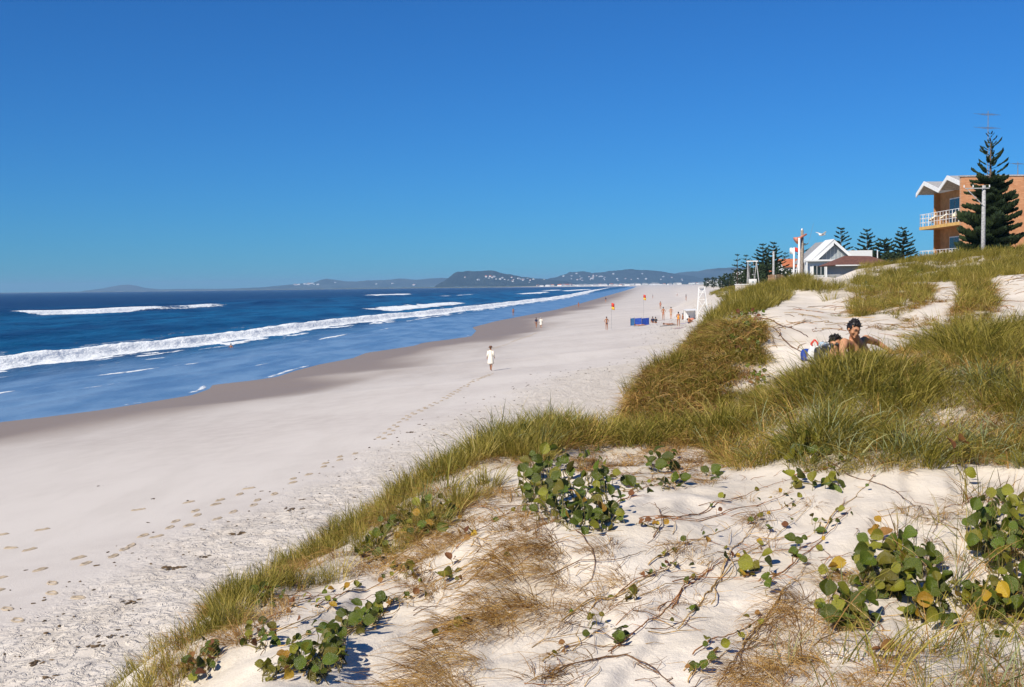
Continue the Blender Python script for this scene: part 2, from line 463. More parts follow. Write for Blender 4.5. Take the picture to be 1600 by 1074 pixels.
n.links.new(rg.outputs[0], b.inputs['Roughness'])
b.inputs['Specular IOR Level'].default_value = 0.25
n1 = bump(n, b, fine, 0.45, 0.02)
rf = N(n, 'ShaderNodeMath', operation='MULTIPLY'); n.links.new(attr(n, 'tramp'), rf.inputs[0]); rf.inputs[1].default_value = 1.0
pk = math_(n, 'MULTIPLY', maprange(n, ntex(n, 4.6, 4, 0.65, tc, 0.6), 0.42, 0.60), rf.outputs[0])
n2 = bump(n, b, pk, 0.7, 0.06, n1)
n3 = bump(n, b, ntex(n, 75, 3, 0.7, tc), 0.35, 0.008, n2)
bump(n, b, grain, 0.3, 0.004, n3)
M_SAND = m
tramp = sstep(34.2, 37.0, dd + 1.3 * fbm(XX / 3, YY / 3, 12, 2)) * sstep(-0.5, -3.0, ee) * sstep(400, 120, YY)
gme = grid_mesh('ground', XX, YY, ZZ, dict(wet=wet, damp=damp, veg=veg, lit=lit, dry=np.maximum(dry, tramp * 0.55), tramp=tramp), keep=(dd > -400) | (YY < 40))
link(gme, 'sand_ground', M_SAND, kind='structure')

# ------------------------------------------------------------------ sea
us2 = np.concatenate([np.linspace(-3.2, -0.56, 60)[:-1], np.linspace(-0.56, 0.16, 420), np.linspace(0.16, 0.3, 20)[1:]])
vs2 = np.concatenate([np.linspace(math.log(12), math.log(60), 40)[:-1], np.linspace(math.log(60), math.log(420), 430)[:-1], np.linspace(math.log(420), math.log(2500), 210)[:-1], np.linspace(math.log(2500), math.log(13100), 60)])
U2, V2 = np.meshgrid(us2, vs2)
Y2 = np.exp(V2) - 3.0; X2 = U2 * np.exp(V2)
d2 = X2 - Xw(Y2)
# smooth alongshore frame for the swell
ys = np.linspace(-50, 3500, 800)
xsm = np.interp(ys, WY, WX)
ker = np.hanning(41); ker /= ker.sum()
xsm = np.convolve(np.pad(xsm, 20, 'edge'), ker, 'valid')
ds = X2 - np.where(Y2 < 3500, np.interp(Y2, ys, xsm), Xw(Y2))
wob = 5 * fbm(Y2 / 90, X2 * 0 + 2, 101, 3)
off = sstep(-20, -120, ds)
nearf = sstep(2600, 900, Y2)
sw = 0.42 * np.sin((ds + wob * 1.5) / 23.0 * 2 * np.pi * 0.55 + 1.5 * fbm(Y2 / 160, X2 / 60, 102, 2)) ** 3 * off
sw = sw + 0.30 * fbm(ds / 9, Y2 / 26, 103, 3) * sstep(-24, -60, ds)
# main breaker
br_x = np.interp(Y2, [60, 126, 206, 279, 347, 497, 677, 900, 1500, 3000], [-39, -37, -36.5, -35, -33, -31, -26, -28, -45, -70]) + 1.8 * fbm(Y2 / 18, X2 * 0, 104, 3)
t = ds - br_x                 # positive towards the shore
lip = np.exp(-((t) / 1.8) ** 2)
crest = np.where(t > 0, np.exp(-(t / 1.3) ** 2), np.exp(-(t / 5.0) ** 2))
bh = 1.0 + 0.25 * fbm(Y2 / 7, X2 * 0 + 9, 105, 3)
foamt = sstep(6.6, 2.4, t + 2.2 * fbm(Y2 / 5, ds / 4, 106, 3)) * sstep(-5.6, -2.6, t + 2.8 * fbm(Y2 / 14, ds / 6, 107, 3))
foamt = foamt * np.clip(1.0 - 0.55 * sstep(1.0, -6.0, t) * (0.5 + 1.2 * fbm(ds / 2.2, Y2 / 9, 109, 3)), 0, 1)
foamt = np.maximum(foamt, 0.75 * sstep(3.2, 5, t) * sstep(12 , 6.5, t + 3.5 * fbm(Y2 / 16, X2 * 0 + 4, 110, 3)) * sstep(-.05, .3, fbm(ds / 1.6, Y2 / 7, 111, 3)))
foamt = foamt * np.interp(Y2, [300, 420, 700, 1200, 2500], [1, 0.95, 0.95, 0.8, 0.6])
sw = sw + crest * bh * 1.0
sw = sw + 0.12 * foamt * fbm(X2 / 0.9, Y2 / 1.6, 108, 3)
def crestline(x0, h, w, ya, yb, s):
    """a further wave: returns height and foam; x0 offset from shore, broken between depths ya..yb"""
    tt = ds - (x0 + 3.5 * fbm(Y2 / 70, X2 * 0 + s, s, 2))
    hh = h * np.where(tt > 0, np.exp(-(tt / w) ** 2), np.exp(-(tt / (w * 3)) ** 2))
    br = sstep(ya, ya + 12, Y2) * sstep(yb, yb - 50, Y2)
    ff = br * sstep(6 + w, 2, tt + 2 * fbm(Y2 / 6, ds / 5, s + 1, 3)) * sstep(-w * 3.2, -w * 0.6, tt + 3 * fbm(Y2 / 12, ds / 8, s + 2, 3))
    return hh, ff
foam = foamt
hh, ff = crestline(-166, 1.5, 3.4, 355, 540, 120); sw += hh; foam = np.maximum(foam, ff * np.interp(Y2, [355, 400, 470, 540], [1, 1, 0.75, 0.5]) * np.clip(0.85 + 0.6 * fbm(Y2 / 22, ds / 6, 119, 3), 0, 1))
hh, ff = crestline(-172, 1.2, 3.0, 250, 335, 121); sw += hh * 0.6; foam = np.maximum(foam, ff * 0.5)
hh, ff = crestline(-95, 0.7, 3.5, 2000, 2001, 125); sw += hh
hh, ff = crestline(-62, 0.55, 3.0, 380, 560, 131); sw += hh; foam = np.maximum(foam, ff * 0.85)
hh, ff = crestline(-125, 0.6, 4.0, 820, 1000, 135); sw += hh; foam = np.maximum(foam, ff * 0.9)
hh, ff = crestline(-75, 0.7, 3.5, 900, 1150, 139); sw += hh; foam = np.maximum(foam, ff * 0.9)
hh, ff = crestline(-70, 0.7, 3.5, 1350, 1900, 143); sw += hh; foam = np.maximum(foam, ff * 0.9)
hh, ff = crestline(-230, 0.9, 5, 1050, 1250, 147); sw += hh; foam = np.maximum(foam, ff * 0.9)
hh, ff = crestline(-110, 0.9, 5, 1500, 1800, 149); sw += hh; foam = np.maximum(foam, ff * 0.9)
# thin foam lines running up the shallows
def swash(x0, ya, yb, s, wdt=0.5):
    tt = ds - (x0 + 1.6 * fbm(Y2 / 26, X2 * 0 + s, s, 3))
    br = sstep(ya, ya + 6, Y2) * sstep(yb, yb - 8, Y2)
    return np.exp(-(tt / 0.8) ** 2) * 0.07, br * np.exp(-(tt / wdt) ** 2) * (0.55 + 0.5 * fbm(Y2 / 4, ds, s + 3, 2))
for a in ((-14.5, 76, 99, 160, .9), (-15.5, 103, 128, 161, .7), (-20, 165, 200, 162, .8), (-9, 88, 104, 166, .5), (-24, 90, 140, 167, .5), (-18, 205, 225, 163, .4), (-23, 260, 330, 164, .7), (-6, 110, 125, 165, .3)):
    hh, ff = swash(*a); sw += hh * 1.0; foam = np.maximum(foam, ff)
sw += 0.035 * fbm(ds / 2.6, Y2 / 9, 170, 3) * sstep(4, -4, d2)
edgef = np.exp(-((d2 + 0.6) / 0.45) ** 2) * 0.6 * sstep(400, 60, Y2) * np.clip(0.5 + fbm(Y2 / 5, X2 * 0, 171, 2), 0, 1)
foam = np.maximum(foam, edgef)
shallow = sstep(-34, -14, ds + 4 * fbm(X2 / 9, Y2 / 30, 172, 3))
tail = sstep(-2, -14, t) * sstep(-34, -10, t) * sstep(-0.15, 0.35, fbm(ds / 3.2, Y2 / 13, 173, 4)) * 0.46 * sstep(1200, 700, Y2)
foam = np.maximum(foam, tail)
mid = sstep(-330, -60, ds) * sstep(4200, 1200, Y2)
Z2 = 0.02 + sw * nearf
Z2 = Z2 * sstep(2.0, -3.0, d2) - 0.25 * sstep(0.0, 5.0, d2)
# keep the water just above the sand where it runs out
m, n, b = new_mat('sea_water')
tc = N(n, 'ShaderNodeTexCoord').outputs['Object']
mp = N(n, 'ShaderNodeMapping'); n.links.new(tc, mp.inputs['Vector']); mp.inputs['Rotation'].default_value = (0, 0, R(-8)); mp.inputs['Scale'].default_value = (1, 0.35, 1)
v = mp.outputs[0]
deep = mixc(n, maprange(n, ntex(n, 0.012, 4, 0.6, v), 0.4, 0.6), (0.001, 0.008, 0.04), (0.0015, 0.013, 0.06))
midc = mixc(n, maprange(n, ntex(n, 0.05, 5, 0.65, v), 0.38, 0.62), (0.0015, 0.028, 0.085), (0.007, 0.10, 0.21))
c = mixc(n, attr(n, 'mid'), deep, midc)
shc = mixc(n, maprange(n, ntex(n, 0.22, 4, 0.6, v), 0.35, 0.65), (0.10, 0.19, 0.33), (0.18, 0.29, 0.43))  # pale blue: sky reflection of the thin water film, put into the colour
c = mixc(n, attr(n, 'shallow'), c, shc)
fo = attr(n, 'foam')
fnz = ntex(n, 1.1, 5, 0.7, v)
fm = math_(n, 'ADD', fo, math_(n, 'MULTIPLY', math_(n, 'SUBTRACT', fnz, 0.5), 0.9))
fm = maprange(n, fm, 0.36, 0.60)
fm = math_(n, 'MULTIPLY', fm, maprange(n, fo, 0.02, 0.12))
fcol = mixc(n, maprange(n, ntex(n, 2.2, 4, 0.7, tc), 0.35, 0.65), (0.72, 0.76, 0.77), (0.90, 0.90, 0.88))
c = mixc(n, fm, c, fcol)
n.links.new(c, b.inputs['Base Color'])
rr = N(n, 'ShaderNodeMapRange'); n.links.new(fm, rr.inputs[0]); rr.inputs[3].default_value = 0.30; rr.inputs[4].default_value = 0.9
n.links.new(rr.outputs[0], b.inputs['Roughness'])
b.inputs['IOR'].default_value = 1.33
sp = N(n, 'ShaderNodeMapRange'); n.links.new(fm, sp.inputs[0]); sp.inputs[3].default_value = 0.17; sp.inputs[4].default_value = 0.05
n.links.new(sp.outputs[0], b.inputs['Specular IOR Level'])
calm = maprange(n, attr(n, 'shallow'), 0.0, 1.0, 1.0, 0.25)
k0 = bump(n, b, math_(n, 'MULTIPLY', ntex(n, 0.16, 5, 0.6, v), calm), 0.7, 1.6)
k1 = bump(n, b, math_(n, 'MULTIPLY', ntex(n, 0.9, 5, 0.65, v), calm), 0.6, 0.45, k0)
bump(n, b, math_(n, 'MULTIPLY', ntex(n, 2.6, 4, 0.7, tc), fm), 0.45, 0.3, k1)
M_SEA = m
sme = grid_mesh('sea', X2, Y2, Z2, dict(foam=foam, shallow=shallow, mid=mid), keep=(d2 < 9))
link(sme, 'sea_water', M_SEA, kind='structure')

# ------------------------------------------------------------------ far hills
def hill(name, D, sil, depth, mat, nzs=1.0, seed=0):
    px = np.array([s[0] for s in sil], float); py = np.array([s[1] for s in sil], float)
    cols = np.linspace(px[0], px[-1], 260)
    top = np.interp(cols, px, py)
    rows = np.linspace(-1, 1, 26)
    X = np.zeros((26, 260)); Y = np.zeros_like(X); Z = np.zeros_like(X)
    for j, c_ in enumerate(cols):
        p = at(c_, top[j], D)
        h = max(p.z, 0.0)
        for i, r_ in enumerate(rows):
            X[i, j] = p.x * (1 + r_ * depth / D * 0.3); Y[i, j] = D + r_ * depth
            Z[i, j] = h * math.exp(-(r_ * 1.55) ** 2) - 3 * (abs(r_) ** 2)
    Z += (Z > 2) * nzs * (fbm(X / 160, Y / 300, 200 + seed, 4) * 0.09 * Z + 4 * fbm(X / 30, Y / 90, 210 + seed, 3))
    return link(grid_mesh(name, X, Y, Z), name, mat, kind='structure')
m, n, b = new_mat('bush_hill')
tc = N(n, 'ShaderNodeTexCoord').outputs['Object']
c = mixc(n, maprange(n, ntex(n, 0.012, 5, 0.65, tc), 0.38, 0.62), (0.006, 0.012, 0.012), (0.022, 0.030, 0.028))
n.links.new(c, b.inputs['Base Color']); b.inputs['Roughness'].default_value = 1; b.inputs['Specular IOR Level'].default_value = 0
bump(n, b, ntex(n, 0.05, 4, 0.7, tc), 0.8, 8)
M_HILL = m
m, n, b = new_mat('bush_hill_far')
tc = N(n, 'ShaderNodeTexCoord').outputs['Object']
c = mixc(n, maprange(n, ntex(n, 0.004, 5, 0.65, tc), 0.4, 0.6), (0.018, 0.03, 0.03), (0.05, 0.06, 0.055))  # paler than the nearer hills: some distance haze put into the colour
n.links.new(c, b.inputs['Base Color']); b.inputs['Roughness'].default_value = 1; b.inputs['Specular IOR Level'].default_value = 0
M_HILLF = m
SIL_A = [(682, 446), (694, 440), (703, 433), (709, 428), (716, 425), (728, 423.5), (748, 424), (770, 423.5), (785, 427), (800, 429.5), (815, 433), (835, 435), (860, 437), (885, 440), (900, 444)]
SIL_B = [(840, 444), (858, 436), (876, 431), (890, 426), (905, 424), (925, 426), (945, 424.5), (960, 423), (975, 421), (990, 421), (1005, 423), (1025, 424), (1042, 426), (1060, 430), (1085, 433), (1110, 438)]
SIL_B2 = [(1010, 440), (1040, 430), (1065, 425.5), (1090, 424), (1110, 421), (1135, 418.5), (1170, 418), (1240, 420), (1330, 424), (1440, 430)]
SIL_C = [(375, 450.5), (410, 449), (445, 446), (470, 443.5), (490, 442), (500, 438), (511, 435.5), (522, 437), (540, 440), (556, 440), (575, 438.5), (600, 437.5), (625, 436), (650, 437), (670, 435.5), (690, 434), (715, 436), (760, 440)]
SIL_D = [(135, 454), (160, 451), (178, 447.5), (190, 445.5), (203, 445), (214, 447), (226, 450), (250, 452), (290, 451.5), (340, 451.5), (400, 450)]
hill('headland_hill', 8300, SIL_A, 500, M_HILL, 1.0, 1)
hill('coastal_hills', 10500, SIL_B, 600, M_HILL, 1.0, 2)
hill('inland_hills', 12000, SIL_B2, 700, M_HILLF, 1.0, 3)
hill('far_headland_hills', 13200, SIL_C, 500, M_HILLF, 0.6, 4)
hill('distant_point_hill', 15500, SIL_D, 400, M_HILLF, 0.3, 5)

# ------------------------------------------------------------------ haze
bm = nb(); mb_box(bm, (0, 100, 60), (34000, 34000, 130))
m = bpy.data.materials.new('haze_air'); m.use_nodes = True
n = m.node_tree; n.nodes.clear()
pv = N(n, 'ShaderNodeVolumePrincipled'); ou = N(n, 'ShaderNodeOutputMaterial')
pv.inputs['Color'].default_value = (0.40, 0.66, 0.95, 1); pv.inputs['Density'].default_value = 7.6e-5
n.links.new(pv.outputs[0], ou.inputs['Volume'])
HAZE = fin(bm, 'haze', m, kind='stuff')
# ------------------------------------------------------------------ grass
def blade_mat(name, cols, rough=0.55, trans=0.33):
    """cols: list of colours picked per blade through the 'tone' attribute; per tuft variation from the instance"""
    m, n, b = new_mat(name)
    rp = N(n, 'ShaderNodeValToRGB')
    el = rp.color_ramp.elements
    while len(el) < len(cols): el.new(0.5)
    for i, c_ in enumerate(cols):
        el[i].position = i / (len(cols) - 1); el[i].color = (*c_, 1)
    oi = N(n, 'ShaderNodeObjectInfo')
    tn = math_(n, 'ADD', math_(n, 'MULTIPLY', attr(n, 'tone'), 0.60), math_(n, 'MULTIPLY', oi.outputs['Random'], 0.42))
    n.links.new(tn, rp.inputs[0])
    n.links.new(rp.outputs[0], b.inputs['Base Color'])
    b.inputs['Roughness'].default_value = rough
    b.inputs['Specular IOR Level'].default_value = 0.25
    tr = N(n, 'ShaderNodeBsdfTranslucent'); mx = N(n, 'ShaderNodeMixShader'); mx.inputs[0].default_value = trans
    n.links.new(rp.outputs[0], tr.inputs[0]); n.links.new(b.outputs[0], mx.inputs[1]); n.links.new(tr.outputs[0], mx.inputs[2])
    n.links.new(mx.outputs[0], n.nodes['Material Output'].inputs[0])
    return m
M_GREEN = blade_mat('dune_grass_blade', [(0.030, 0.032, 0.004), (0.14, 0.135, 0.014), (0.29, 0.245, 0.035), (0.48, 0.37, 0.09), (0.66, 0.52, 0.20)])
M_BLUE = blade_mat('blue_grass_blade', [(0.06, 0.075, 0.012), (0.18, 0.20, 0.05), (0.34, 0.37, 0.20), (0.50, 0.43, 0.14)])
M_STRAW = blade_mat('dry_straw_blade', [(0.06, 0.028, 0.008), (0.25, 0.125, 0.033), (0.46, 0.27, 0.085), (0.66, 0.48, 0.21)], 0.65, 0.15)
M_GOLD = blade_mat('golden_straw_blade', [(0.10, 0.045, 0.010), (0.30, 0.15, 0.035), (0.52, 0.30, 0.075), (0.68, 0.47, 0.17)], 0.6, 0.15)
M_OLIVE = blade_mat('olive_grass_blade', [(0.040, 0.038, 0.004), (0.16, 0.14, 0.014), (0.33, 0.26, 0.04), (0.54, 0.39, 0.11)])

def tuft_mesh(name, nb_, L, wid, spread, lean, droop, seed, mat, tone=(0, 1), seg=3, wind=(0.12, -0.06)):
    r = np.random.default_rng(seed)
    co = []; fa = []; tn = []
    for i in range(nb_):
        az = r.uniform(0, 2 * math.pi); rad = spread * math.sqrt(r.uniform())
        p = np.array([math.cos(az) * rad, math.sin(az) * rad, -0.03])
        l = L * r.uniform(0.45, 1.1); ln = lean * r.uniform(0.2, 1.2) + 0.05
        a2 = az + r.normal(0, 0.7)
        dr = np.array([math.cos(a2) * ln + wind[0] * r.uniform(0.3, 1), math.sin(a2) * ln + wind[1] * r.uniform(0.3, 1), 1.0]); dr /= np.linalg.norm(dr)
        side = np.cross(dr, [0, 0, 1]); side = side / (np.linalg.norm(side) + 1e-6)
        ro = r.uniform(-1, 1); side = side * math.cos(ro) + np.cross(dr, side) * math.sin(ro)
        dp = droop * r.uniform(0.3, 1.5)
        t_ = r.uniform(*tone)
        base = len(co)
        w = wid * r.uniform(0.6, 1.2)
        for s in range(seg + 1):
            f = s / seg
            if s < seg:
                ww = w * (1 - 0.55 * f) * 0.5
                co.append(p - side * ww); co.append(p + side * ww); tn += [t_, t_]
            else:
                co.append(p); tn.append(min(1, t_ + 0.15))
            p = p + dr * l / seg
            h = np.array([dr[0], dr[1], 0]); h /= np.linalg.norm(h) + 1e-6
            dr = dr + h * dp * 0.5 + np.array([0, 0, -dp * 0.75]) * (f + 0.4); dr /= np.linalg.norm(dr)
        for s in range(seg - 1):
            k = base + 2 * s; fa.append((k, k + 1, k + 3, k + 2))
        k = base + 2 * (seg - 1); fa.append((k, k + 1, k + 2))
    me = bpy.data.meshes.new(name); me.from_pydata([tuple(c_) for c_ in co], [], fa)
    a = me.attributes.new('tone', 'FLOAT', 'POINT'); a.data.foreach_set('value', np.array(tn, np.float32))
    me.materials.append(mat)
    return me

LIB = bpy.data.collections.new('grass_sources')       # not linked to the scene: only instanced
def lib_coll(name, meshes):
    c_ = bpy.data.collections.new(name)
    for i, me in enumerate(meshes):
        o = bpy.data.objects.new('%s_%02d' % (name, i), me); c_.objects.link(o)
    return c_
C_GREEN = lib_coll('green_tufts', [tuft_mesh('grass_tuft', 46, 0.36, 0.0062, 0.10, 0.95, 0.55, 300 + i, M_GREEN, (0.0, 0.85)) for i in range(6)] + [tuft_mesh('grass_tuft', 36, 0.40, 0.0062, 0.09, 0.9, 0.5, 310 + i, M_OLIVE, (0.1, 0.9)) for i in range(2)])
C_LONG = lib_coll('long_tufts', [tuft_mesh('grass_tuft', 34, 0.46, 0.007, 0.07, 0.5, 0.38, 320 + i, M_GREEN, (0.0, 0.8), 4) for i in range(4)] + [tuft_mesh('grass_tuft', 26, 0.44, 0.0075, 0.07, 0.55, 0.4, 330 + i, M_BLUE, (0.1, 0.9), 4) for i in range(2)])
C_BLUE = lib_coll('blue_tufts', [tuft_mesh('grass_tuft', 26, 0.40, 0.008, 0.08, 0.8, 0.5, 335 + i, M_BLUE, (0.2, 1.0), 4) for i in range(4)])
C_EDGE = lib_coll('edge_tufts', [tuft_mesh('grass_tuft', 60, 0.22, 0.0045, 0.075, 0.6, 0.35, 340 + i, M_OLIVE if i % 2 else M_GREEN, (0.05, 0.95)) for i in range(6)])
C_DRY = lib_coll('dry_tufts', [tuft_mesh('grass_tuft', 50, 0.30, 0.005, 0.09, 1.3, 0.9, 350 + i, M_STRAW, (0.0, 0.95), 4, (-0.45, -0.35)) for i in range(6)])
C_TRAIL = lib_coll('trailing_straw', [tuft_mesh('grass_tuft', 34, 0.42, 0.0045, 0.10, 0.45, 0.55, 355 + i, M_GOLD if i % 3 else M_STRAW, (0.0, 1.0), 5, (-1.3, -1.0)) for i in range(6)])
C_MIX = lib_coll('mixed_straw', [tuft_mesh('grass_tuft', 40, 0.32, 0.005, 0.12, 1.1, 0.7, 395 + i, (M_STRAW, M_GOLD, M_OLIVE)[i % 3], (0.0, 1.0), 4) for i in range(6)])
C_SPARSE = lib_coll('sparse_tufts', [tuft_mesh('grass_tuft', 9, 0.36, 0.0055, 0.05, 0.6, 0.3, 360 + i, (M_GREEN, M_BLUE, M_OLIVE, M_STRAW)[i % 4], (0.0, 0.9), 4) for i in range(8)])
C_FAR = lib_coll('far_tufts', [tuft_mesh('grass_tuft', 40, 0.50, 0.013, 0.20, 0.55, 0.35, 370 + i, M_OLIVE if i % 3 else M_GREEN, (0.0, 0.9)) for i in range(6)])
C_FARDRY = lib_coll('far_dry_tufts', [tuft_mesh('grass_tuft', 44, 0.52, 0.011, 0.14, 0.7, 1.3, 380 + i, (M_STRAW, M_OLIVE, M_STRAW, M_GREEN, M_GOLD, M_OLIVE)[i % 6], (0.0, 1.0), 4, (-0.6, -0.7)) for i in range(6)])

def scatter(name, coll, pts, scl, label, cat, tilt=None, kind='stuff', turn=0.9):
    """pts Nx3; each point carries a turn and a size; one geometry-nodes object"""
    nP = len(pts)
    me = bpy.data.meshes.new(name)
    me.vertices.add(nP); me.vertices.foreach_set('co', pts.astype(np.float32).ravel())
    rot = np.zeros((nP, 3)); rot[:, 2] = rng.uniform(-turn, turn, nP)
    if tilt is not None: rot[:, :2] = tilt
    else: rot[:, :2] = rng.normal(0, 0.12, (nP, 2))
    a = me.attributes.new('rot', 'FLOAT_VECTOR', 'POINT'); a.data.foreach_set('vector', rot.astype(np.float32).ravel())
    a = me.attributes.new('scl', 'FLOAT', 'POINT'); a.data.foreach_set('value', scl.astype(np.float32))
    a = me.attributes.new('idx', 'INT', 'POINT'); a.data.foreach_set('value', rng.integers(0, len(coll.objects), nP).astype(np.int32))
    o = link(me, name, None, kind=kind, label=label, category=cat)
    g = bpy.data.node_groups.new(name, 'GeometryNodeTree')
    g.interface.new_socket('Geometry', in_out='INPUT', socket_type='NodeSocketGeometry')
    g.interface.new_socket('Geometry', in_out='OUTPUT', socket_type='NodeSocketGeometry')
    gi = g.nodes.new('NodeGroupInput'); go = g.nodes.new('NodeGroupOutput')
    ip = g.nodes.new('GeometryNodeInstanceOnPoints'); ci = g.nodes.new('GeometryNodeCollectionInfo')
    ci.inputs['Collection'].default_value = coll; ci.inputs['Separate Children'].default_value = True; ci.inputs['Reset Children'].default_value = True
    def na(nm, ty):
        x = g.nodes.new('GeometryNodeInputNamedAttribute'); x.data_type = ty; x.inputs['Name'].default_value = nm
        return x.outputs['Attribute']
    L = g.links.new
    L(gi.outputs[0], ip.inputs['Points']); L(ci.outputs[0], ip.inputs['Instance'])
    ip.inputs['Pick Instance'].default_value = True
    L(na('idx', 'INT'), ip.inputs['Instance Index'])
    L(na('rot', 'FLOAT_VECTOR'), ip.inputs['Rotation'])
    L(na('scl', 'FLOAT'), ip.inputs['Scale'])
    L(ip.outputs[0], go.inputs[0])
    md = o.modifiers.new('scatter', 'NODES'); md.node_group = g
    return o

def sample(zone, dens, clump=0.0, cs=0.6, seed=0, far=1.0):
    """uniform points on the ground inside a zone, dens per square metre at its near end"""
    P, y0, y1 = zone
    k0, k1 = (P[:, 0].min() - 800) / F, (P[:, 0].max() - 800) / F
    y1 = min(y1, 70)
    xs0 = min(k0 * y0, k0 * y1) - 0.2; xs1 = max(k1 * y0, k1 * y1) + 0.2
    xs1 = min(xs1, 0.9 * y1)
    n_ = int((xs1 - xs0) * (y1 - y0) * dens)
    x = rng.uniform(xs0, xs1, n_); y = rng.uniform(y0, y1, n_)
    z = ground(x, y)
    k = zone_w(x, y, z, zone)
    if clump > 0:
        k &= (fbm(x / cs, y / cs, 400 + seed, 3) * 1.6 + rng.uniform(-0.3, 0.3, n_)) > (clump * 2 - 1)
    return np.stack([x, y, z], 1)[k]

g_pts = sample(Z_MOUND, 70, 0.25, 0.7, 1)
scatter('mound_grass', C_GREEN, g_pts, rng.uniform(0.6, 1.15, len(g_pts)) * np.where(g_pts[:, 0] / g_pts[:, 1] < 0.355, np.interp(g_pts[:, 1], [10.8, 11.8], [1.0, 0.66]), 1.0) * np.clip(0.95 + 0.9 * fbm(g_pts[:, 0] / 0.8, g_pts[:, 1] / 0.8, 410, 2), 0.4, 1.5), 'thick olive green dune grass covering the mound in front of the sunbathers', 'grass')
p2 = sample(Z_MOUND, 13, 0.46, 0.8, 2); p2 = p2[p2[:, 1] < 10.5]
scatter('blue_grass', C_BLUE, p2, rng.uniform(0.7, 1.15, len(p2)), 'pale blue-green blades along the front of the grassy mound', 'grass')
p2b = sample(Z_MOUND, 60, 0.30, 0.6, 32)
scatter('mound_straw', C_MIX, p2b, rng.uniform(0.6, 1.1, len(p2b)) * np.interp(p2b[:, 1], [10.8, 11.8], [1.0, 0.66]), 'dead straw among the green grass of the mound', 'grass')
p3 = sample(Z_EDGE, 150, 0.44, 0.45, 3)
scatter('edge_grass', C_EDGE, p3, rng.uniform(0.6, 1.25, len(p3)) * np.interp(p3[:, 1], [5, 8, 11], [0.75, 1.0, 1.3]), 'short olive grass fringe along the seaward lip of the near dune', 'grass')
p3b = sample(Z_EDGE, 90, 0.50, 0.35, 33)
scatter('edge_straw', C_DRY, p3b, rng.uniform(0.35, 0.75, len(p3b)), 'brown dead grass mixed into the fringe on the dune lip', 'grass')
p4 = sample((poly([(640, 800), (700, 690), (780, 620), (900, 580), (960, 600), (960, 660), (860, 700), (760, 750), (690, 790)]), 7, 13), 26, 0.30, 0.6, 4)
scatter('lip_grass', C_LONG, p4, rng.uniform(0.7, 1.2, len(p4)), 'long wind-bent grass blades on the dune lip against the beach', 'grass')
p5 = sample(Z_MIDTOP, 32, 0.32, 1.0, 5)
scatter('middle_dune_grass', C_FAR, p5, rng.uniform(0.35, 0.9, len(p5)), 'olive green grass on top of the middle dune', 'grass')
p6 = sample(Z_MIDFACE, 90, 0.30, 0.5, 6)
scatter('hanging_dry_grass', C_FARDRY, p6, rng.uniform(0.5, 0.95, len(p6)), 'brown dry grass hanging down the face of the middle dune', 'grass', turn=0.5)
p7 = sample(Z_UPPER, 26, 0.34, 1.6, 7)
scatter('upper_dune_grass', C_FAR, p7, rng.uniform(0.3, 0.85, len(p7)), 'green grass along the upper dune below the brick flats', 'grass')
p8 = np.concatenate([sample(Z_UP2, 22, 0.40, 1.2, 8), sample(Z_UP3, 26, 0.30, 1.2, 9), sample((poly([(1290, 500), (1460, 440), (1500, 520), (1440, 545), (1380, 520)]), 17, 30), 8, 0.55, 0.9, 19)])
scatter('upper_slope_grass', C_FARDRY, p8, rng.uniform(0.4, 0.85, len(p8)), 'brownish grass patches down the sandy slope behind the sunbathers', 'grass')
p8b = np.concatenate([sample(Z_UP2, 10, 0.40, 1.2, 28), sample(Z_UP3, 14, 0.30, 1.2, 29)])
scatter('upper_slope_green', C_FAR, p8b, rng.uniform(0.5, 0.8, len(p8b)), 'greener tufts mixed into the patches on the sandy slope', 'grass')
p9 = sample(Z_TUSS, 150, 0.30, 0.30, 10)
scatter('dry_tussock', C_TRAIL, p9, rng.uniform(0.45, 0.95, len(p9)), 'big brown tussock of dead grass trailing down the near sand', 'grass', turn=0.35)
pt = np.concatenate([sample(Z_LIT3, 16, 0.60, 0.30, 51), sample(Z_LIT2, 26, 0.56, 0.25, 52), sample(Z_EDGE, 22, 0.52, 0.3, 53)[::2], sample((poly([(860, 830), (905, 820), (1000, 870), (960, 960), (900, 1074), (830, 1074), (850, 960)]), 4, 8), 45, 0.46, 0.25, 54), sample((poly([(1100, 1100), (1200, 960), (1260, 880), (1300, 900), (1240, 1000), (1190, 1120)]), 4, 8), 90, 0.42, 0.25, 55)])
scatter('trailing_straw', C_TRAIL, pt, rng.uniform(0.35, 0.85, len(pt)), 'golden strands of dead grass combed down the sand slope', 'grass', turn=0.35)
p10 = np.concatenate([sample(Z_TUSS2, 120, 0.45, 0.3, 11), sample(Z_LIT2, 80, 0.52, 0.25, 12), sample(Z_LIT1, 80, 0.42, 0.3, 13), sample(Z_LIT3, 26, 0.62, 0.25, 16), sample(Z_BR, 40, 0.50, 0.3, 17)])
scatter('dry_stubble', C_DRY, p10, rng.uniform(0.35, 0.7, len(p10)), 'scraps of brown stubble on the near dune slope', 'grass')
p11 = sample(Z_BR, 52, 0.34, 0.45, 14)
scatter('sparse_grass', C_SPARSE, p11, rng.uniform(0.55, 1.35, len(p11)), 'sparse thin upright blades among the vines at lower right', 'grass')
p12 = sample((poly([(1190, 1074), (1240, 960), (1290, 900), (1340, 880), (1330, 1000), (1420, 1040), (1640, 1040), (1640, 1200), (1200, 1200)]), 3.6, 6.5), 70, 0.44, 0.25, 15)
scatter('dry_mat', C_TRAIL, p12, rng.uniform(0.4, 0.8, len(p12)), 'dry brown grass mat below the large vines', 'grass', turn=1.2)
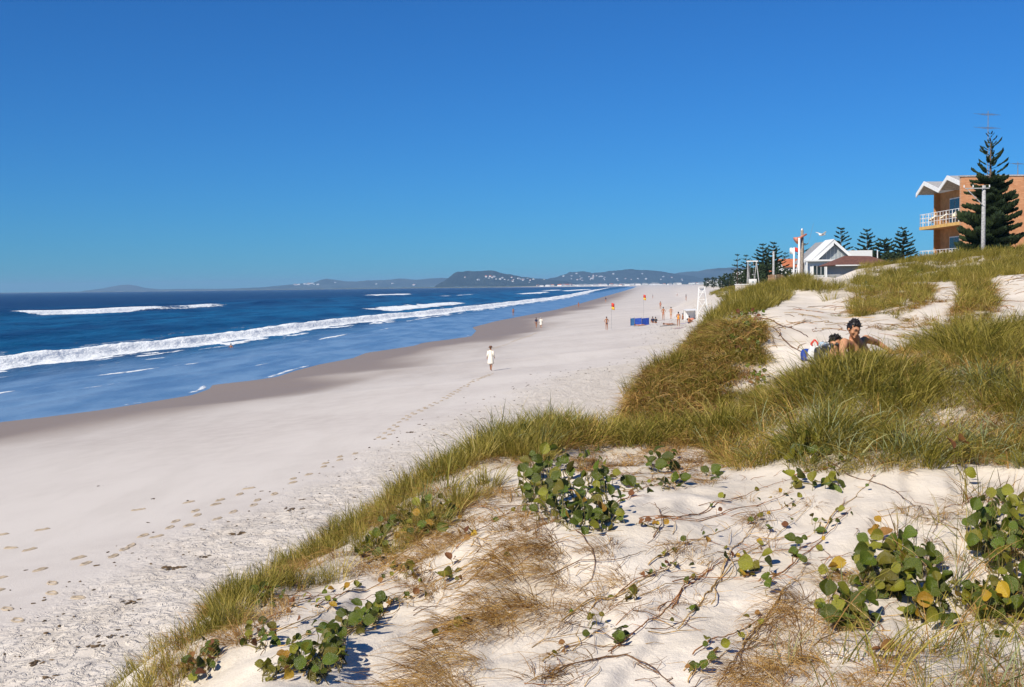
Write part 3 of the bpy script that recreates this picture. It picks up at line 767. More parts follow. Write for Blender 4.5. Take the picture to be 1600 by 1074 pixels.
# far dune cover beyond the middle dune and round the houses
xx = rng.uniform(8, 120, 42000); yy = 48 + 250 * rng.uniform(0, 1, 42000) ** 1.6
k = (xx > Xe(yy) - 3) & (xx < 0.50 * yy + 8) & (fbm(xx / 7, yy / 10, 420, 3) > -0.22)
k &= ~((project(xx, yy, ground(xx, yy, False))[0] > 1228) & (project(xx, yy, ground(xx, yy, False))[0] < 1400) & (yy > 60))
xx = xx[k]; yy = yy[k]
p13 = np.stack([xx, yy, ground(xx, yy, False)], 1)
C_SCRUB = lib_coll('scrub_tufts', [tuft_mesh('grass_tuft', 40, 0.9, 0.05, 0.5, 0.6, 0.35, 390 + i, M_OLIVE if i % 2 else M_GREEN, (0.0, 0.7)) for i in range(4)])
scatter('far_dune_scrub', C_SCRUB, p13, rng.uniform(0.35, 0.8, len(p13)), 'low scrub and grass over the dunes towards the houses', 'scrub')

# ------------------------------------------------------------------ finding the ground under a pixel
def hit(px, py, ymin=3.5, ymax=3000):
    d = ray(px, py); d = d / d.y
    ys_ = np.exp(np.linspace(math.log(ymin), math.log(ymax), 1400))
    xs_ = d.x * ys_; zs_ = CAMZ + d.z * ys_
    g_ = ground(xs_, ys_)
    u = np.where(zs_ < g_)[0]
    i = u[0] if len(u) else len(ys_) - 1
    if i > 0 and len(u):
        a = zs_[i - 1] - g_[i - 1]; c_ = g_[i] - zs_[i]; f = a / (a + c_ + 1e-9)
        y = ys_[i - 1] + (ys_[i] - ys_[i - 1]) * f
    else: y = ys_[i]
    return Vector((d.x * y, y, gz(d.x * y, y)))
def gnorm(x, y, e=0.12):
    return Vector((gz(x - e, y) - gz(x + e, y), gz(x, y - e) - gz(x, y + e), 2 * e)).normalized()

# ------------------------------------------------------------------ runners (long stems lying on the sand)
M_STEM = paint('vine_stem', (0.34, 0.14, 0.04), 0.7, 0.4, 30)
M_STEM2 = paint('pale_stem', (0.50, 0.31, 0.10), 0.7, 0.35, 30)
M_STEM3 = paint('grey_twig', (0.19, 0.10, 0.045), 0.8, 0.35, 30)
def densify(pts, step=0.06, wig=0.012):
    out = []
    P = [Vector(p) for p in pts]
    for i in range(len(P) - 1):
        p0 = P[max(i - 1, 0)]; p1 = P[i]; p2 = P[i + 1]; p3 = P[min(i + 2, len(P) - 1)]
        n_ = max(2, int((p2 - p1).length / step))
        for k_ in range(n_):
            t_ = k_ / n_
            out.append(0.5 * ((2 * p1) + (p2 - p0) * t_ + (2 * p0 - 5 * p1 + 4 * p2 - p3) * t_ ** 2 + (3 * p1 - p0 - 3 * p2 + p3) * t_ ** 3))
    out.append(P[-1])
    for p in out:
        p.x += random.gauss(0, wig); p.y += random.gauss(0, wig)
    zz = ground(np.array([p.x for p in out]), np.array([p.y for p in out]))
    for p, z_ in zip(out, zz): p.z = z_
    return out
RUN = [
 ([(440, 1064), (500, 1028), (560, 985), (620, 940), (700, 900), (765, 868)], 3, M_STEM2, 'long straw-coloured runner crossing the bare sand left of the brown tussock'),
 ([(950, 1022), (1000, 985), (1060, 930), (1090, 905), (1150, 868), (1205, 832)], 3, M_STEM, 'thick reddish runner climbing from the small sprig to the upper right'),
 ([(1060, 985), (1095, 945), (1125, 905), (1140, 865), (1180, 820)], 3, M_STEM2, 'twisted tan runner just right of the thick reddish one'),
 ([(1000, 820), (1060, 812), (1110, 797), (1180, 770), (1250, 745)], 2, M_STEM, 'red-brown runner across the sand right of the largest round-leaved vine'),
 ([(1000, 812), (1090, 815), (1150, 795), (1240, 772)], 2, M_STEM, 'thinner red-brown runner just below the one beside the round-leaved vine'),
 ([(880, 972), (920, 942), (980, 920), (1040, 893), (1072, 876)], 3, M_STEM2, 'yellowish runner rising right from the brown tussock'),
 ([(1050, 911), (1100, 906), (1172, 902)], 1, M_STEM, 'short level stem ending at a small leaf sprig'),
 ([(850, 1062), (920, 1035), (990, 1028), (1050, 1072)], 2, M_STEM3, 'dark curved twig along the bottom edge right of the tussock'),
 ([(960, 1030), (1000, 1038), (1052, 1076)], 1, M_STEM3, 'thin dark twig forking down at the bottom edge'),
 ([(1200, 915), (1240, 882), (1290, 840), (1330, 795)], 2, M_STEM, 'brown runner up to the leaf pair in the middle right sand'),
 ([(1240, 745), (1290, 735), (1340, 715)], 1, M_STEM, 'short brown runner under the leaves at the foot of the grass mound'),
 ([(405, 978), (450, 955), (510, 925)], 1, M_STEM, 'brown runner at the bare patch above the lower left vine'),
 ([(400, 1005), (470, 975), (525, 942)], 1, M_STEM2, 'tan runner below the bare patch at lower left'),
 ([(560, 885), (640, 852), (700, 822), (760, 800)], 2, M_STEM2, 'tan runner behind the yellow leaves on the left slope'),
 ([(690, 925), (760, 880), (810, 856)], 2, M_STEM2, 'tan runner meeting the top of the brown tussock'),
 ([(1160, 1010), (1210, 950), (1240, 910), (1262, 880)], 3, M_STEM2, 'green-yellow runner streaking down the sand left of the big vines'),
 ([(1120, 1074), (1170, 1010), (1230, 955), (1275, 925)], 2, M_STEM3, 'dark runner sliding out of the bottom edge left of the big vines'),
 ([(860, 900), (905, 880), (960, 878), (1010, 862)], 1, M_STEM3, 'thin dark stem over the sand ledge right of the tussock'),
 ([(900, 830), (930, 880), (905, 925)], 1, M_STEM3, 'thin dark stem hanging below the largest round-leaved vine'),
 ([(1020, 842), (1035, 815), (1022, 786)], 1, M_STEM3, 'small forked dead twig standing in the middle sand'),
 ([(1240, 700), (1330, 745), (1400, 770), (1440, 800)], 1, M_STEM3, 'thin stem under the sparse blades right of centre'),
 ([(1180, 495), (1215, 520), (1255, 552)], 2, M_STEM3, 'dark runner down the hollow left of the beach bags'),
 ([(1160, 500), (1200, 500), (1240, 515), (1262, 528)], 1, M_STEM3, 'brown runner crossing the hollow above the beach bags'),
]
def runner_geo(bm, pp, r, strands):
    for s_ in range(strands):
        base_off = Vector((random.gauss(0, 0.02), random.gauss(0, 0.02), 0)) if s_ else Vector((0, 0, 0))
        a = 0 if s_ == 0 else random.randint(0, len(pp) // 3); e_ = len(pp) if s_ == 0 else random.randint(2 * len(pp) // 3, len(pp))
        q = []
        for i, p in enumerate(pp[a:e_]):
            q.append(p + base_off * (1 + 0.8 * math.sin(i * 0.6 + s_)) + Vector((0, 0, r * (0.5 + abs(random.gauss(0, 0.6))) + 0.006 * (1 + math.sin(i * 0.35 + s_ * 2)))))
        if len(q) > 2: mb_tube(bm, q, [r * (1 - 0.6 * i / len(q)) for i in range(len(q))], 4)
    # side twiglets and nodes
    for i in range(2, len(pp) - 2):
        if random.random() < 0.35:
            p = pp[i] + Vector((0, 0, r)); a = random.uniform(0, 6.28); l = random.uniform(0.04, 0.13)
            q1 = p + Vector((math.cos(a) * l * 0.5, math.sin(a) * l * 0.5, random.uniform(0, 0.03)))
            q2 = p + Vector((math.cos(a + 0.5) * l, math.sin(a + 0.5) * l, random.uniform(-0.01, 0.05)))
            mb_tube(bm, [p, q1, q2], [r * 0.5, r * 0.4, r * 0.2], 3)
THIN = []
_starts = [(700, 990, 'below the brown tussock on the left'), (640, 935, 'just above the long straw-coloured runner'), (560, 925, 'between the yellow leaves and the bottom left vine'), (900, 1010, 'between the tussock and the small dark sprig'),
           (1010, 900, 'left of the thick reddish runner'), (1080, 850, 'in the open sand below the paired runners'), (1140, 990, 'in the bottom sand right of the thick reddish runner'), (1100, 1040, 'near the bottom edge right of centre'),
           (1210, 800, 'left of the curled leaf pair'), (1320, 790, 'under the sparse blades left of the big vines'), (1000, 770, 'through the string of separate leaves'), (1180, 860, 'above the three-leaved sprig'), (760, 830, 'over the top of the brown tussock'), (470, 1000, 'beside the bottom left vine')]
for k_, (sx, sy, wh) in enumerate(_starts):
    L_ = random.uniform(70, 150); a_ = math.radians(random.uniform(22, 48)); q_ = []
    for s_ in range(4):
        q_.append((sx - L_ / 2 * math.cos(a_) + L_ * s_ / 3 * math.cos(a_) + random.uniform(-5, 5), sy + L_ / 2 * math.sin(a_) - L_ * s_ / 3 * math.sin(a_) + random.uniform(-6, 6)))
    THIN.append((q_, 1, [M_STEM, M_STEM2][k_ % 2], ('thin reddish runner ' if k_ % 2 == 0 else 'thin tan runner ') + wh))
RUNNERS = []
for pts, st, mt, lab in RUN + THIN:
    P3 = [hit(*p) for p in pts]
    dep = P3[0].y
    pp = densify(P3, 0.05 * dep / 6, 0.003)
    c0 = pp[0].copy()
    t = empty('vine_runner', c0, 0, label=lab, category='runner', group='dry vine runners on the sand')
    bm = nb(); runner_geo(bm, [p - c0 for p in pp], 0.0034 * max(1, dep / 7), st)
    fin(bm, 'stem', mt, t)
    RUNNERS.append((t, pp, c0, dep, mt))
# uncountable straws and root threads lying on the sand
bm = nb()
def straws(zone, dens, lmin, lmax, ang, r=0.0018, clump=0.45, seed=0):
    pts = sample(zone, dens, clump, 0.5, 440 + seed)
    for p in pts:
        a = random.gauss(ang, 0.55) if random.random() < 0.75 else random.uniform(0, 6.28)
        l = random.uniform(lmin, lmax); q = []; cx_, cy_ = p[0], p[1]
        for i in range(5):
            q.append([cx_, cy_]); cx_ += math.cos(a) * l / 4; cy_ += math.sin(a) * l / 4; a += random.gauss(0, 0.28)
        q = np.array(q); z_ = ground(q[:, 0], q[:, 1])
        yield [Vector((q[i, 0], q[i, 1], z_[i] + 0.003 + 0.02 * abs(math.sin(i * 0.8)) * random.random())) for i in range(5)], r * random.uniform(0.6, 1.3)
_str = {M_STEM: nb(), M_STEM2: nb(), M_STEM3: nb()}
Z_ALLSAND = (poly([(300, 1150), (420, 930), (560, 880), (700, 760), (860, 700), (1000, 690), (1130, 740), (1250, 740), (1640, 740), (1640, 1200)]), 3.8, 10)
Z_BRL = (poly([(1150, 1120), (1200, 1000), (1260, 900), (1380, 780), (1640, 760), (1640, 1200)]), 3.8, 8)
Z_SLOPE = (poly([(1150, 500), (1250, 480), (1330, 470), (1600, 430), (1600, 510), (1450, 530), (1340, 540), (1200, 580), (1150, 620)]), 14, 34)
for zn, de, a0, a1, an, r_, cl, sd_ in ((Z_ALLSAND, 26, 0.08, 0.35, 0.75, 0.0020, 0.52, 0), (Z_LIT3, 50, 0.10, 0.45, 0.75, 0.0022, 0.52, 1), (Z_LIT1, 110, 0.06, 0.25, 0.6, 0.0025, 0.40, 2), (Z_LIT2, 90, 0.08, 0.35, 0.75, 0.0022, 0.42, 3), (Z_BRL, 110, 0.08, 0.35, 0.9, 0.0020, 0.42, 4), (Z_TUSS2, 60, 0.08, 0.35, 0.7, 0.0022, 0.4, 5), (Z_SLOPE, 12, 0.2, 0.9, 1.0, 0.006, 0.52, 6)):
    for q, r in straws(zn, de, a0, a1, an, r_, cl, sd_):
        mt = random.choice([M_STEM, M_STEM2, M_STEM2, M_STEM3])
        mb_tube(_str[mt], q, [r, r, r * 0.9, r * 0.7, r * 0.3], 3, False)
for mt, nm, lab in ((M_STEM, 'red_stem_litter', 'fine red-brown stems strewn over the near sand'), (M_STEM2, 'straw_litter', 'fine pale straws strewn over the near sand'), (M_STEM3, 'root_litter', 'fine dark roots strewn over the near sand')):
    fin(_str[mt], nm, mt, kind='stuff', label=lab, category='litter')
bm.free()

# ------------------------------------------------------------------ round-leaved beach vines
def leaf_mat(name, c1, c2, rough=0.26):
    m, n, b = new_mat(name)
    tc = N(n, 'ShaderNodeTexCoord').outputs['Object']; oi = N(n, 'ShaderNodeObjectInfo')
    c = mixc(n, maprange(n, ntex(n, 26, 4, 0.65, tc), 0.35, 0.65), c1, c2)
    h = N(n, 'ShaderNodeHueSaturation'); n.links.new(c, h.inputs['Color'])
    n.links.new(math_(n, 'ADD', math_(n, 'MULTIPLY', oi.outputs['Random'], 0.7), 0.65), h.inputs['Value'])
    n.links.new(math_(n, 'ADD', math_(n, 'MULTIPLY', oi.outputs['Random'], 0.03), 0.485), h.inputs['Hue'])
    n.links.new(h.outputs[0], b.inputs['Base Color'])
    b.inputs['Roughness'].default_value = rough; b.inputs['Specular IOR Level'].default_value = 0.5
    tr = N(n, 'ShaderNodeBsdfTranslucent'); mx = N(n, 'ShaderNodeMixShader'); mx.inputs[0].default_value = 0.28
    n.links.new(h.outputs[0], tr.inputs[0]); n.links.new(b.outputs[0], mx.inputs[1]); n.links.new(tr.outputs[0], mx.inputs[2])
    n.links.new(mx.outputs[0], n.nodes['Material Output'].inputs[0])
    bump(n, b, ntex(n, 30, 4, 0.7, tc), 0.5, 0.01)
    return m
LM = {'g': leaf_mat('vine_leaf_green', (0.038, 0.066, 0.004), (0.15, 0.17, 0.012)),
      'y': leaf_mat('vine_leaf_yellow_green', (0.13, 0.13, 0.010), (0.28, 0.24, 0.022)),
      'o': leaf_mat('vine_leaf_yellow', (0.36, 0.19, 0.012), (0.52, 0.32, 0.03)),
      'r': leaf_mat('vine_leaf_brown', (0.16, 0.06, 0.02), (0.34, 0.15, 0.04), 0.6)}
def leaf_mesh(var, mat, r_):
    # unit leaf lying along +X from its stalk, notched tip, folded along the midrib, curled
    rr_ = random.Random(r_)
    nx = 6; pts = []; fold = rr_.uniform(0.2, 0.85); curl = rr_.uniform(-0.5, 0.9); wd = rr_.uniform(0.44, 0.58)
    prof = [0.06, 0.62, 0.92, 1.0, 0.9, 0.62, 0.2]
    for i in range(nx + 1):
        t_ = i / nx; w = prof[i] * wd
        tip = 0.0
        for j, s_ in enumerate((-1, -0.5, 0, 0.5, 1)):
            x_ = t_ + (0.05 if (i == nx and s_ != 0) else 0) - (0.05 if (i == nx and s_ == 0) else 0) - 0.06 * abs(s_) * (t_ < 0.3)
            y_ = s_ * w
            z_ = fold * abs(y_) * (1 - 0.4 * abs(y_)) - curl * (t_ - 0.4) ** 2 + rr_.uniform(-0.012, 0.012)
            pts.append((x_, y_, z_))
    fa = []
    for i in range(nx):
        for j in range(4):
            k = i * 5 + j; fa.append((k, k + 1, k + 6, k + 5))
    me = bpy.data.meshes.new('leaf'); me.from_pydata(pts, [], fa)
    me.polygons.foreach_set('use_smooth', [True] * len(fa))
    me.materials.append(mat)
    return me
LEAF = {k: [leaf_mesh(i, v, 50 + i * 7) for i in range(5)] for k, v in LM.items()}
M_PET = paint('leaf_stalk', (0.20, 0.16, 0.05), 0.6, 0.3, 30)
SUNV = sd.copy()
def leaf_at(parent, org, p, size, kind, up=0.62):
    nrm = (Vector((random.gauss(0, 0.7), random.gauss(-0.4, 0.6), up)) + SUNV * 0.15).normalized()
    if nrm.z < 0: nrm = -nrm
    ax = Vector((random.uniform(-1, 1), random.uniform(-1, 1), random.uniform(-0.3, 0.4))); ax = (ax - nrm * ax.dot(nrm)).normalized(); ay = nrm.cross(ax)
    o = bpy.data.objects.new('leaf', random.choice(LEAF[kind])); COL.objects.link(o); o.parent = parent
    o.matrix_local = Matrix(((ax.x, ay.x, nrm.x, p.x - org.x), (ax.y, ay.y, nrm.y, p.y - org.y), (ax.z, ay.z, nrm.z, p.z - org.z), (0, 0, 0, 1))) @ Matrix.Diagonal((size, size, size, 1))
for t_, pp_, c_, dep_, mt_ in RUNNERS:
    if mt_ == M_STEM3: continue
    for q in range(random.randint(4, 10)):
        p_ = random.choice(pp_[2:]) + Vector((random.gauss(0, .02), random.gauss(0, .02), random.uniform(.012, .035)))
        leaf_at(t_, c_, p_, random.uniform(0.022, 0.045), random.choice('ggyygor'))
def vine(px, py, rx, ry, n_, mix, label, size=0.088, lift=0.12, tiltang=0.0, dead=False):
    c0 = hit(px, py)
    t = empty('beach_vine', (c0.x, c0.y, c0.z), 0, label=label, category='vine', group='round-leaved beach vines')
    bmS = nb()
    sc_ = size * 0.66; n_ = int(n_ * 1.9) if n_ > 6 else n_
    last = []
    for i in range(n_):
        for _ in range(12):
            a = random.uniform(-1, 1); b_ = random.uniform(-1, 1)
            if a * a + b_ * b_ < 1: break
        th = tiltang; qx = px + rx * a * math.cos(th) - ry * b_ * math.sin(th) * (rx / max(ry, 1)) * 0; qy = py + ry * b_ - rx * a * math.tan(th)
        if n_ < 6: qx = px + rx * a * 0.8; qy = py + ry * b_ * 0.8 - rx * a * math.tan(th)
        g = hit(qx, qy, max(3.2, c0.y * 0.72), c0.y * 1.5)
        if g.y > c0.y * 1.38: continue
        h = random.uniform(0.015, lift) if n_ > 3 else random.uniform(0.04, max(0.05, lift))
        p = Vector((g.x - random.uniform(-0.02, 0.02), g.y - random.uniform(0, 0.03), g.z + h))
        # leaf normal leans to the light and the viewer
        nrm = (Vector((random.gauss(0, 0.75), random.gauss(-0.45, 0.65), 0.62)) + SUNV * 0.15).normalized()
        if nrm.z < 0: nrm = -nrm
        ax = Vector((random.uniform(-1, 1), random.uniform(-1, 1), random.uniform(-0.3, 0.4)))
        ax = (ax - nrm * ax.dot(nrm)).normalized()
        ay = nrm.cross(ax)
        s_ = sc_ * random.uniform(0.5, 1.35)
        k = random.choice(mix)
        o = bpy.data.objects.new('leaf', random.choice(LEAF[k])); COL.objects.link(o)
        o.parent = t
        Mx = Matrix((( ax.x, ay.x, nrm.x, p.x - c0.x), (ax.y, ay.y, nrm.y, p.y - c0.y), (ax.z, ay.z, nrm.z, p.z - c0.z), (0, 0, 0, 1)))
        o.matrix_local = Mx @ Matrix.Diagonal((s_, s_, s_, 1))
        b0 = g - c0 + Vector((random.gauss(0, 0.02), random.gauss(0, 0.02), -0.01))
        m_ = (b0 + (p - c0)) / 2 + Vector((random.gauss(0, 0.01), random.gauss(0, 0.01), 0.01))
        mb_tube(bmS, [b0, m_, p - c0], [0.0026, 0.0024, 0.0018], 3, False)
        last.append(g)
    # runner joining the leaf bases
    if len(last) > 3:
        last.sort(key=lambda v_: v_.x)
        for s_ in range(0, len(last) - 3, 4):
            q = densify([last[s_], last[s_ + 1], last[s_ + 3]], 0.05, 0.01)
            mb_tube(bmS, [v_ - c0 + Vector((0, 0, 0.006)) for v_ in q], 0.0036, 4)
    fin(bmS, 'stem', M_PET, t)
    return t
G = 'gggyyg'; GY = 'ggyyg'; Y_ = 'yyyog'
vine(885, 775, 78, 52, 62, 'gggggggyyg', 'largest dark green round-leaved vine clump right of the long dune-lip grass', 0.105, 0.20)
vine(925, 815, 55, 22, 24, 'ggggyggo', 'leafy lower edge of the central clump spreading right over the ledge', 0.10, 0.10)
vine(655, 825, 66, 24, 30, GY + 'o', 'yellow-green round-leaved vine along the left slope under the edge grass', 0.085, 0.10, 0.25)
vine(585, 862, 24, 18, 9, GY, 'small yellow-green clump left of the yellow leaves', 0.075, 0.07)
vine(622, 902, 20, 20, 6, 'yyog', 'group of leaves with one bright yellow leaf on the left slope', 0.10, 0.09)
vine(688, 908, 10, 8, 2, 'y', 'lone folded yellow-green leaf on bare sand left of the tussock', 0.09, 0.04)
vine(712, 880, 10, 10, 2, 'r', 'shrivelled brown leaf above the lone folded leaf', 0.075, 0.05)
vine(500, 1035, 44, 32, 30, GY, 'dark and yellow-green vine clump at the bottom left of the bare sand', 0.075, 0.10, 0.3)
vine(570, 975, 38, 16, 18, G, 'dark green vine tongue reaching up from the bottom left clump', 0.07, 0.08, 0.35)
vine(430, 1052, 26, 14, 10, Y_, 'yellowish leaves at the bottom edge left of the vine clump', 0.065, 0.05)
vine(400, 1000, 34, 18, 10, 'yyrg', 'small vine sprigs in the brown stubble at lower left', 0.06, 0.06)
vine(312, 1040, 30, 26, 14, 'ggyr', 'green leaves half hidden in the edge grass at the far bottom left', 0.065, 0.08, 0.4)
vine(425, 940, 28, 10, 9, 'ggr', 'flat leaves under the short edge grass by the small bare patch', 0.06, 0.05)
vine(800, 692, 30, 14, 12, Y_, 'yellow-green leaves among the long blades on the dune lip', 0.115, 0.14)
vine(1038, 730, 24, 13, 10, 'ggg', 'dark compact vine clump in the sand gap before the grass mound', 0.11, 0.12)
vine(1020, 762, 60, 9, 9, 'ygg', 'string of separate leaves lying right of the central clump', 0.095, 0.05, 0.1)
vine(1105, 738, 14, 10, 4, 'yyg', 'pale green leaf pair at the tip of the dry mat before the mound', 0.11, 0.07)
vine(1120, 760, 10, 10, 2, 'g', 'single upright leaf below the pale green pair', 0.09, 0.06)
vine(962, 1000, 18, 18, 6, 'ggg', 'small dark sprig at the lower end of the thick reddish runner', 0.075, 0.08)
vine(930, 975, 12, 8, 3, 'oy', 'two little yellow leaves left of the small dark sprig', 0.055, 0.04)
vine(985, 932, 14, 12, 4, 'yoy', 'faded yellow leaves among dry stems in the middle sand', 0.065, 0.05)
vine(1022, 822, 22, 7, 6, 'orr', 'withered orange leaves right of the central clump', 0.06, 0.04)
vine(1190, 895, 26, 16, 6, 'gyy', 'three-leaved green sprig on open sand at the end of the level stem', 0.095, 0.06)
vine(1203, 925, 8, 10, 2, 'g', 'leaf hanging just below the three-leaved sprig', 0.07, 0.04)
vine(1250, 862, 16, 14, 5, 'gyg', 'leaf sprig between the three-leaved sprig and the curled pair', 0.075, 0.05)
vine(1277, 825, 16, 13, 4, 'gyg', 'curled leaf pair standing up in the middle right sand', 0.095, 0.09)
vine(1272, 758, 42, 11, 12, 'gyyg', 'leaf row on sand at the foot of the grass mound', 0.10, 0.07)
vine(1246, 710, 36, 16, 14, 'ggy', 'broad green leaves tucked in the front of the grass mound', 0.125, 0.12)
vine(1372, 842, 14, 22, 6, 'yor', 'upright yellowing leaves left of the sparse blades', 0.10, 0.12)
vine(1292, 903, 16, 12, 4, 'yyo', 'big pale yellow leaf above the left end of the lower right vines', 0.105, 0.09)
vine(1395, 905, 62, 34, 46, G + 'y', 'broad glossy green vine clump at lower right in front', 0.115, 0.15)
vine(1330, 965, 46, 24, 22, G, 'lower left lobe of the glossy vine clump above the dry mat', 0.10, 0.10)
vine(1460, 950, 56, 34, 26, GY + 'o', 'mixed green and yellow leaves in the middle of the lower right vines', 0.10, 0.12)
vine(1565, 850, 52, 50, 44, 'ggggyg', 'dark green vine clump at the right edge under the tall blades', 0.12, 0.20)
vine(1560, 950, 50, 40, 30, 'gggyo', 'tangled leaves at the right edge of the picture near the bottom', 0.11, 0.15)
vine(1502, 742, 12, 26, 6, 'rry', 'upright reddish-brown leaves standing against the grass mound', 0.12, 0.22)
vine(1566, 722, 20, 10, 4, 'roy', 'brown and yellow leaves by the upright reddish ones', 0.12, 0.10)
vine(1368, 1030, 12, 12, 2, 'rr', 'curled rusty dead leaf on the dry mat at the bottom', 0.085, 0.05)
vine(1160, 530, 30, 36, 46, 'gggyr', 'dark leafy patch on the face of the middle dune', 0.13, 0.14)
vine(1178, 600, 16, 20, 16, 'ggyr', 'green and rust leaves at the foot of the middle dune face', 0.09, 0.12)
vine(1165, 495, 30, 8, 20, 'gyr', 'thin line of leaves along the crest of the middle dune', 0.13, 0.10)
vine(1394, 440, 60, 10, 26, 'gy', 'leaf patches on the upper slope below the dune top', 0.16, 0.12, 0.25)

# ------------------------------------------------------------------ footprints and wrack on the beach
bm = nb()
def fprint(x, y, a, r0=0.13, r1=0.06):
    ca, sa = math.cos(a), math.sin(a); ring = []
    N_ = 10
    for kk, (rr, hh) in enumerate(((1.5, 0.002), (1.12, 0.028), (0.8, 0.003))):
        rg_ = []
        for i in range(N_):
            t_ = 2 * math.pi * i / N_; lx = math.cos(t_) * r0 * rr; ly = math.sin(t_) * r1 * rr
            X_ = x + lx * ca - ly * sa; Y_2 = y + lx * sa + ly * ca
            rg_.append((X_, Y_2, hh * random.uniform(0.6, 1.3)))
        ring.append(rg_)
    A_ = np.array(ring); zg = ground(A_[..., 0].ravel(), A_[..., 1].ravel()).reshape(A_.shape[:2])
    vr = [[bm.verts.new((A_[k, i, 0], A_[k, i, 1], zg[k, i] + A_[k, i, 2])) for i in range(N_)] for k in range(3)]
    for k in range(2):
        for i in range(N_): bm.faces.new((vr[k][i], vr[k][(i + 1) % N_], vr[k + 1][(i + 1) % N_], vr[k + 1][i]))
TRK = [[(0, 905), (60, 890), (130, 872), (200, 852), (260, 825), (330, 790), (390, 765), (450, 755), (500, 730), (560, 705)],
       [(0, 838), (60, 828), (110, 817), (170, 805), (220, 797), (290, 785), (340, 772)],
       [(0, 925), (70, 905), (140, 882), (200, 858), (240, 838), (300, 822), (370, 800), (440, 765)],
       [(10, 860), (45, 858), (100, 845)], [(70, 915), (110, 938), (140, 945)], [(0, 955), (40, 965), (75, 975)],
       [(767, 585), (700, 620), (640, 650), (590, 690)], [(840, 520), (800, 535), (760, 548)]]
for tr in TRK:
    P = [hit(*p) for p in tr]; s_ = 0
    for i in range(len(P) - 1):
        d_ = P[i + 1] - P[i]; L_ = math.hypot(d_.x, d_.y); a = math.atan2(d_.y, d_.x); n_ = max(1, int(L_ / 0.62))
        for k in range(n_):
            s_ = 1 - s_
            c_ = P[i] + d_ * (k / n_)
            off_ = (0.11 if s_ else -0.11)
            if random.random() < 0.9: fprint(c_.x - math.sin(a) * off_ + random.gauss(0, 0.03), c_.y + math.cos(a) * off_ + random.gauss(0, 0.05), a + random.gauss(0, 0.15))
for _ in range(0):
    px = random.uniform(0, 900); py = random.uniform(1060 - px * 0.52, 1074 - px * 0.45) - random.uniform(0, 20)
    if py < 600: continue
    g = hit(px, py); fprint(g.x, g.y, random.uniform(0, 3.1), 0.13, 0.07)
fin(bm, 'footprints', paint('kicked_up_sand', (0.44, 0.35, 0.25), 0.95, 0.12, 9), kind='stuff', label='lines of footprints across the flat beach', category='footprints', smooth=True)
bm = nb()
def blob(bm, p, r, fl=0.4):
    m_ = Matrix.Translation(p) @ Matrix.Rotation(random.uniform(0, 6.28), 4, 'Z') @ Matrix.Diagonal((r * random.uniform(0.8, 2.2), r * random.uniform(0.5, 1.0), r * fl, 1))
    v = bmesh.ops.create_icosphere(bm, subdivisions=1, radius=1.0, matrix=m_)['verts']
    for q in v: q.co += Vector((random.gauss(0, r * 0.18), random.gauss(0, r * 0.18), random.gauss(0, r * 0.1)))
for i in range(800):
    y = 12 + 170 * random.random() ** 2.0
    d_ = random.gauss(35.5, 1.2) if random.random() < 0.6 else random.uniform(33, 44)
    x = float(Xw(y)) + d_
    if x > float(Xe(y)) - 3.0: continue
    blob(bm, Vector((x, y, gz(x, y) + 0.008)), random.uniform(0.01, 0.034) * (1 + y / 160))
for px, py, r in ((281, 887, .16), (275, 890, .1), (240, 780, .06), (155, 760, .05), (643, 676, .11), (694, 681, .09), (372, 835, .14), (460, 797, .12), (205, 942, .1), (150, 1010, .09), (60, 1035, .1), (320, 870, .09), (185, 995, .07), (70, 1060, .08)):
    g = hit(px, py)
    for _ in range(7): blob(bm, g + Vector((random.gauss(0, r), random.gauss(0, r * .6), 0.01)), r * 0.35)
fin(bm, 'seaweed_litter', paint('dry_weed', (0.13, 0.085, 0.045), 0.9, 0.4, 12), kind='stuff', label='brown bits of dry seaweed along the foot of the dune', category='seaweed')
# ------------------------------------------------------------------ simple shared paints
P_WHITE = paint('white_paint', (0.78, 0.77, 0.74), 0.5, 0.05, 6)
P_WOOD = paint('weathered_wood', (0.30, 0.25, 0.20), 0.8, 0.3, 9)
P_GREYW = paint('grey_wood', (0.40, 0.39, 0.38), 0.8, 0.2, 9)
P_DARK = paint('dark_metal', (0.04, 0.04, 0.045), 0.5, 0.2, 9)
P_GLASS = paint('window_glass', (0.03, 0.045, 0.05), 0.08, 0.2, 2, spec=0.6, bmp=0)
P_CREAM = paint('cream_canvas', (0.78, 0.68, 0.50), 0.8, 0.1, 12)
P_TAN = paint('tan_render', (0.44, 0.22, 0.08), 0.85, 0.12, 2)
P_ORANGE = paint('orange_fascia', (0.66, 0.40, 0.12), 0.6, 0.1, 4)
P_GREY = paint('grey_board', (0.30, 0.33, 0.34), 0.7, 0.1, 5)
P_ALU = paint('antenna_metal', (0.32, 0.33, 0.36), 0.4, 0.15, 8, metal=0.5)
P_HORN = paint('horn_paint', (0.55, 0.20, 0.13), 0.5, 0.15, 8)
P_RED = paint('red_cloth', (0.65, 0.05, 0.03), 0.7, 0.1, 10)
P_YEL = paint('yellow_cloth', (0.85, 0.48, 0.04), 0.7, 0.1, 10)
P_BLUE = paint('blue_canvas', (0.015, 0.06, 0.33), 0.75, 0.2, 6)
P_LBLUE = paint('light_blue_cloth', (0.10, 0.32, 0.62), 0.75, 0.15, 8)
P_SKIN = paint('fair_skin', (0.52, 0.255, 0.135), 0.55, 0.08, 18, spec=0.3, bmp=0.05)  # the skin's own colour, paler than the tanned one
P_SKIN2 = paint('tanned_skin', (0.36, 0.145, 0.065), 0.55, 0.08, 18, spec=0.3, bmp=0.05)
P_HAIR = paint('dark_hair', (0.012, 0.009, 0.008), 0.45, 0.3, 60)
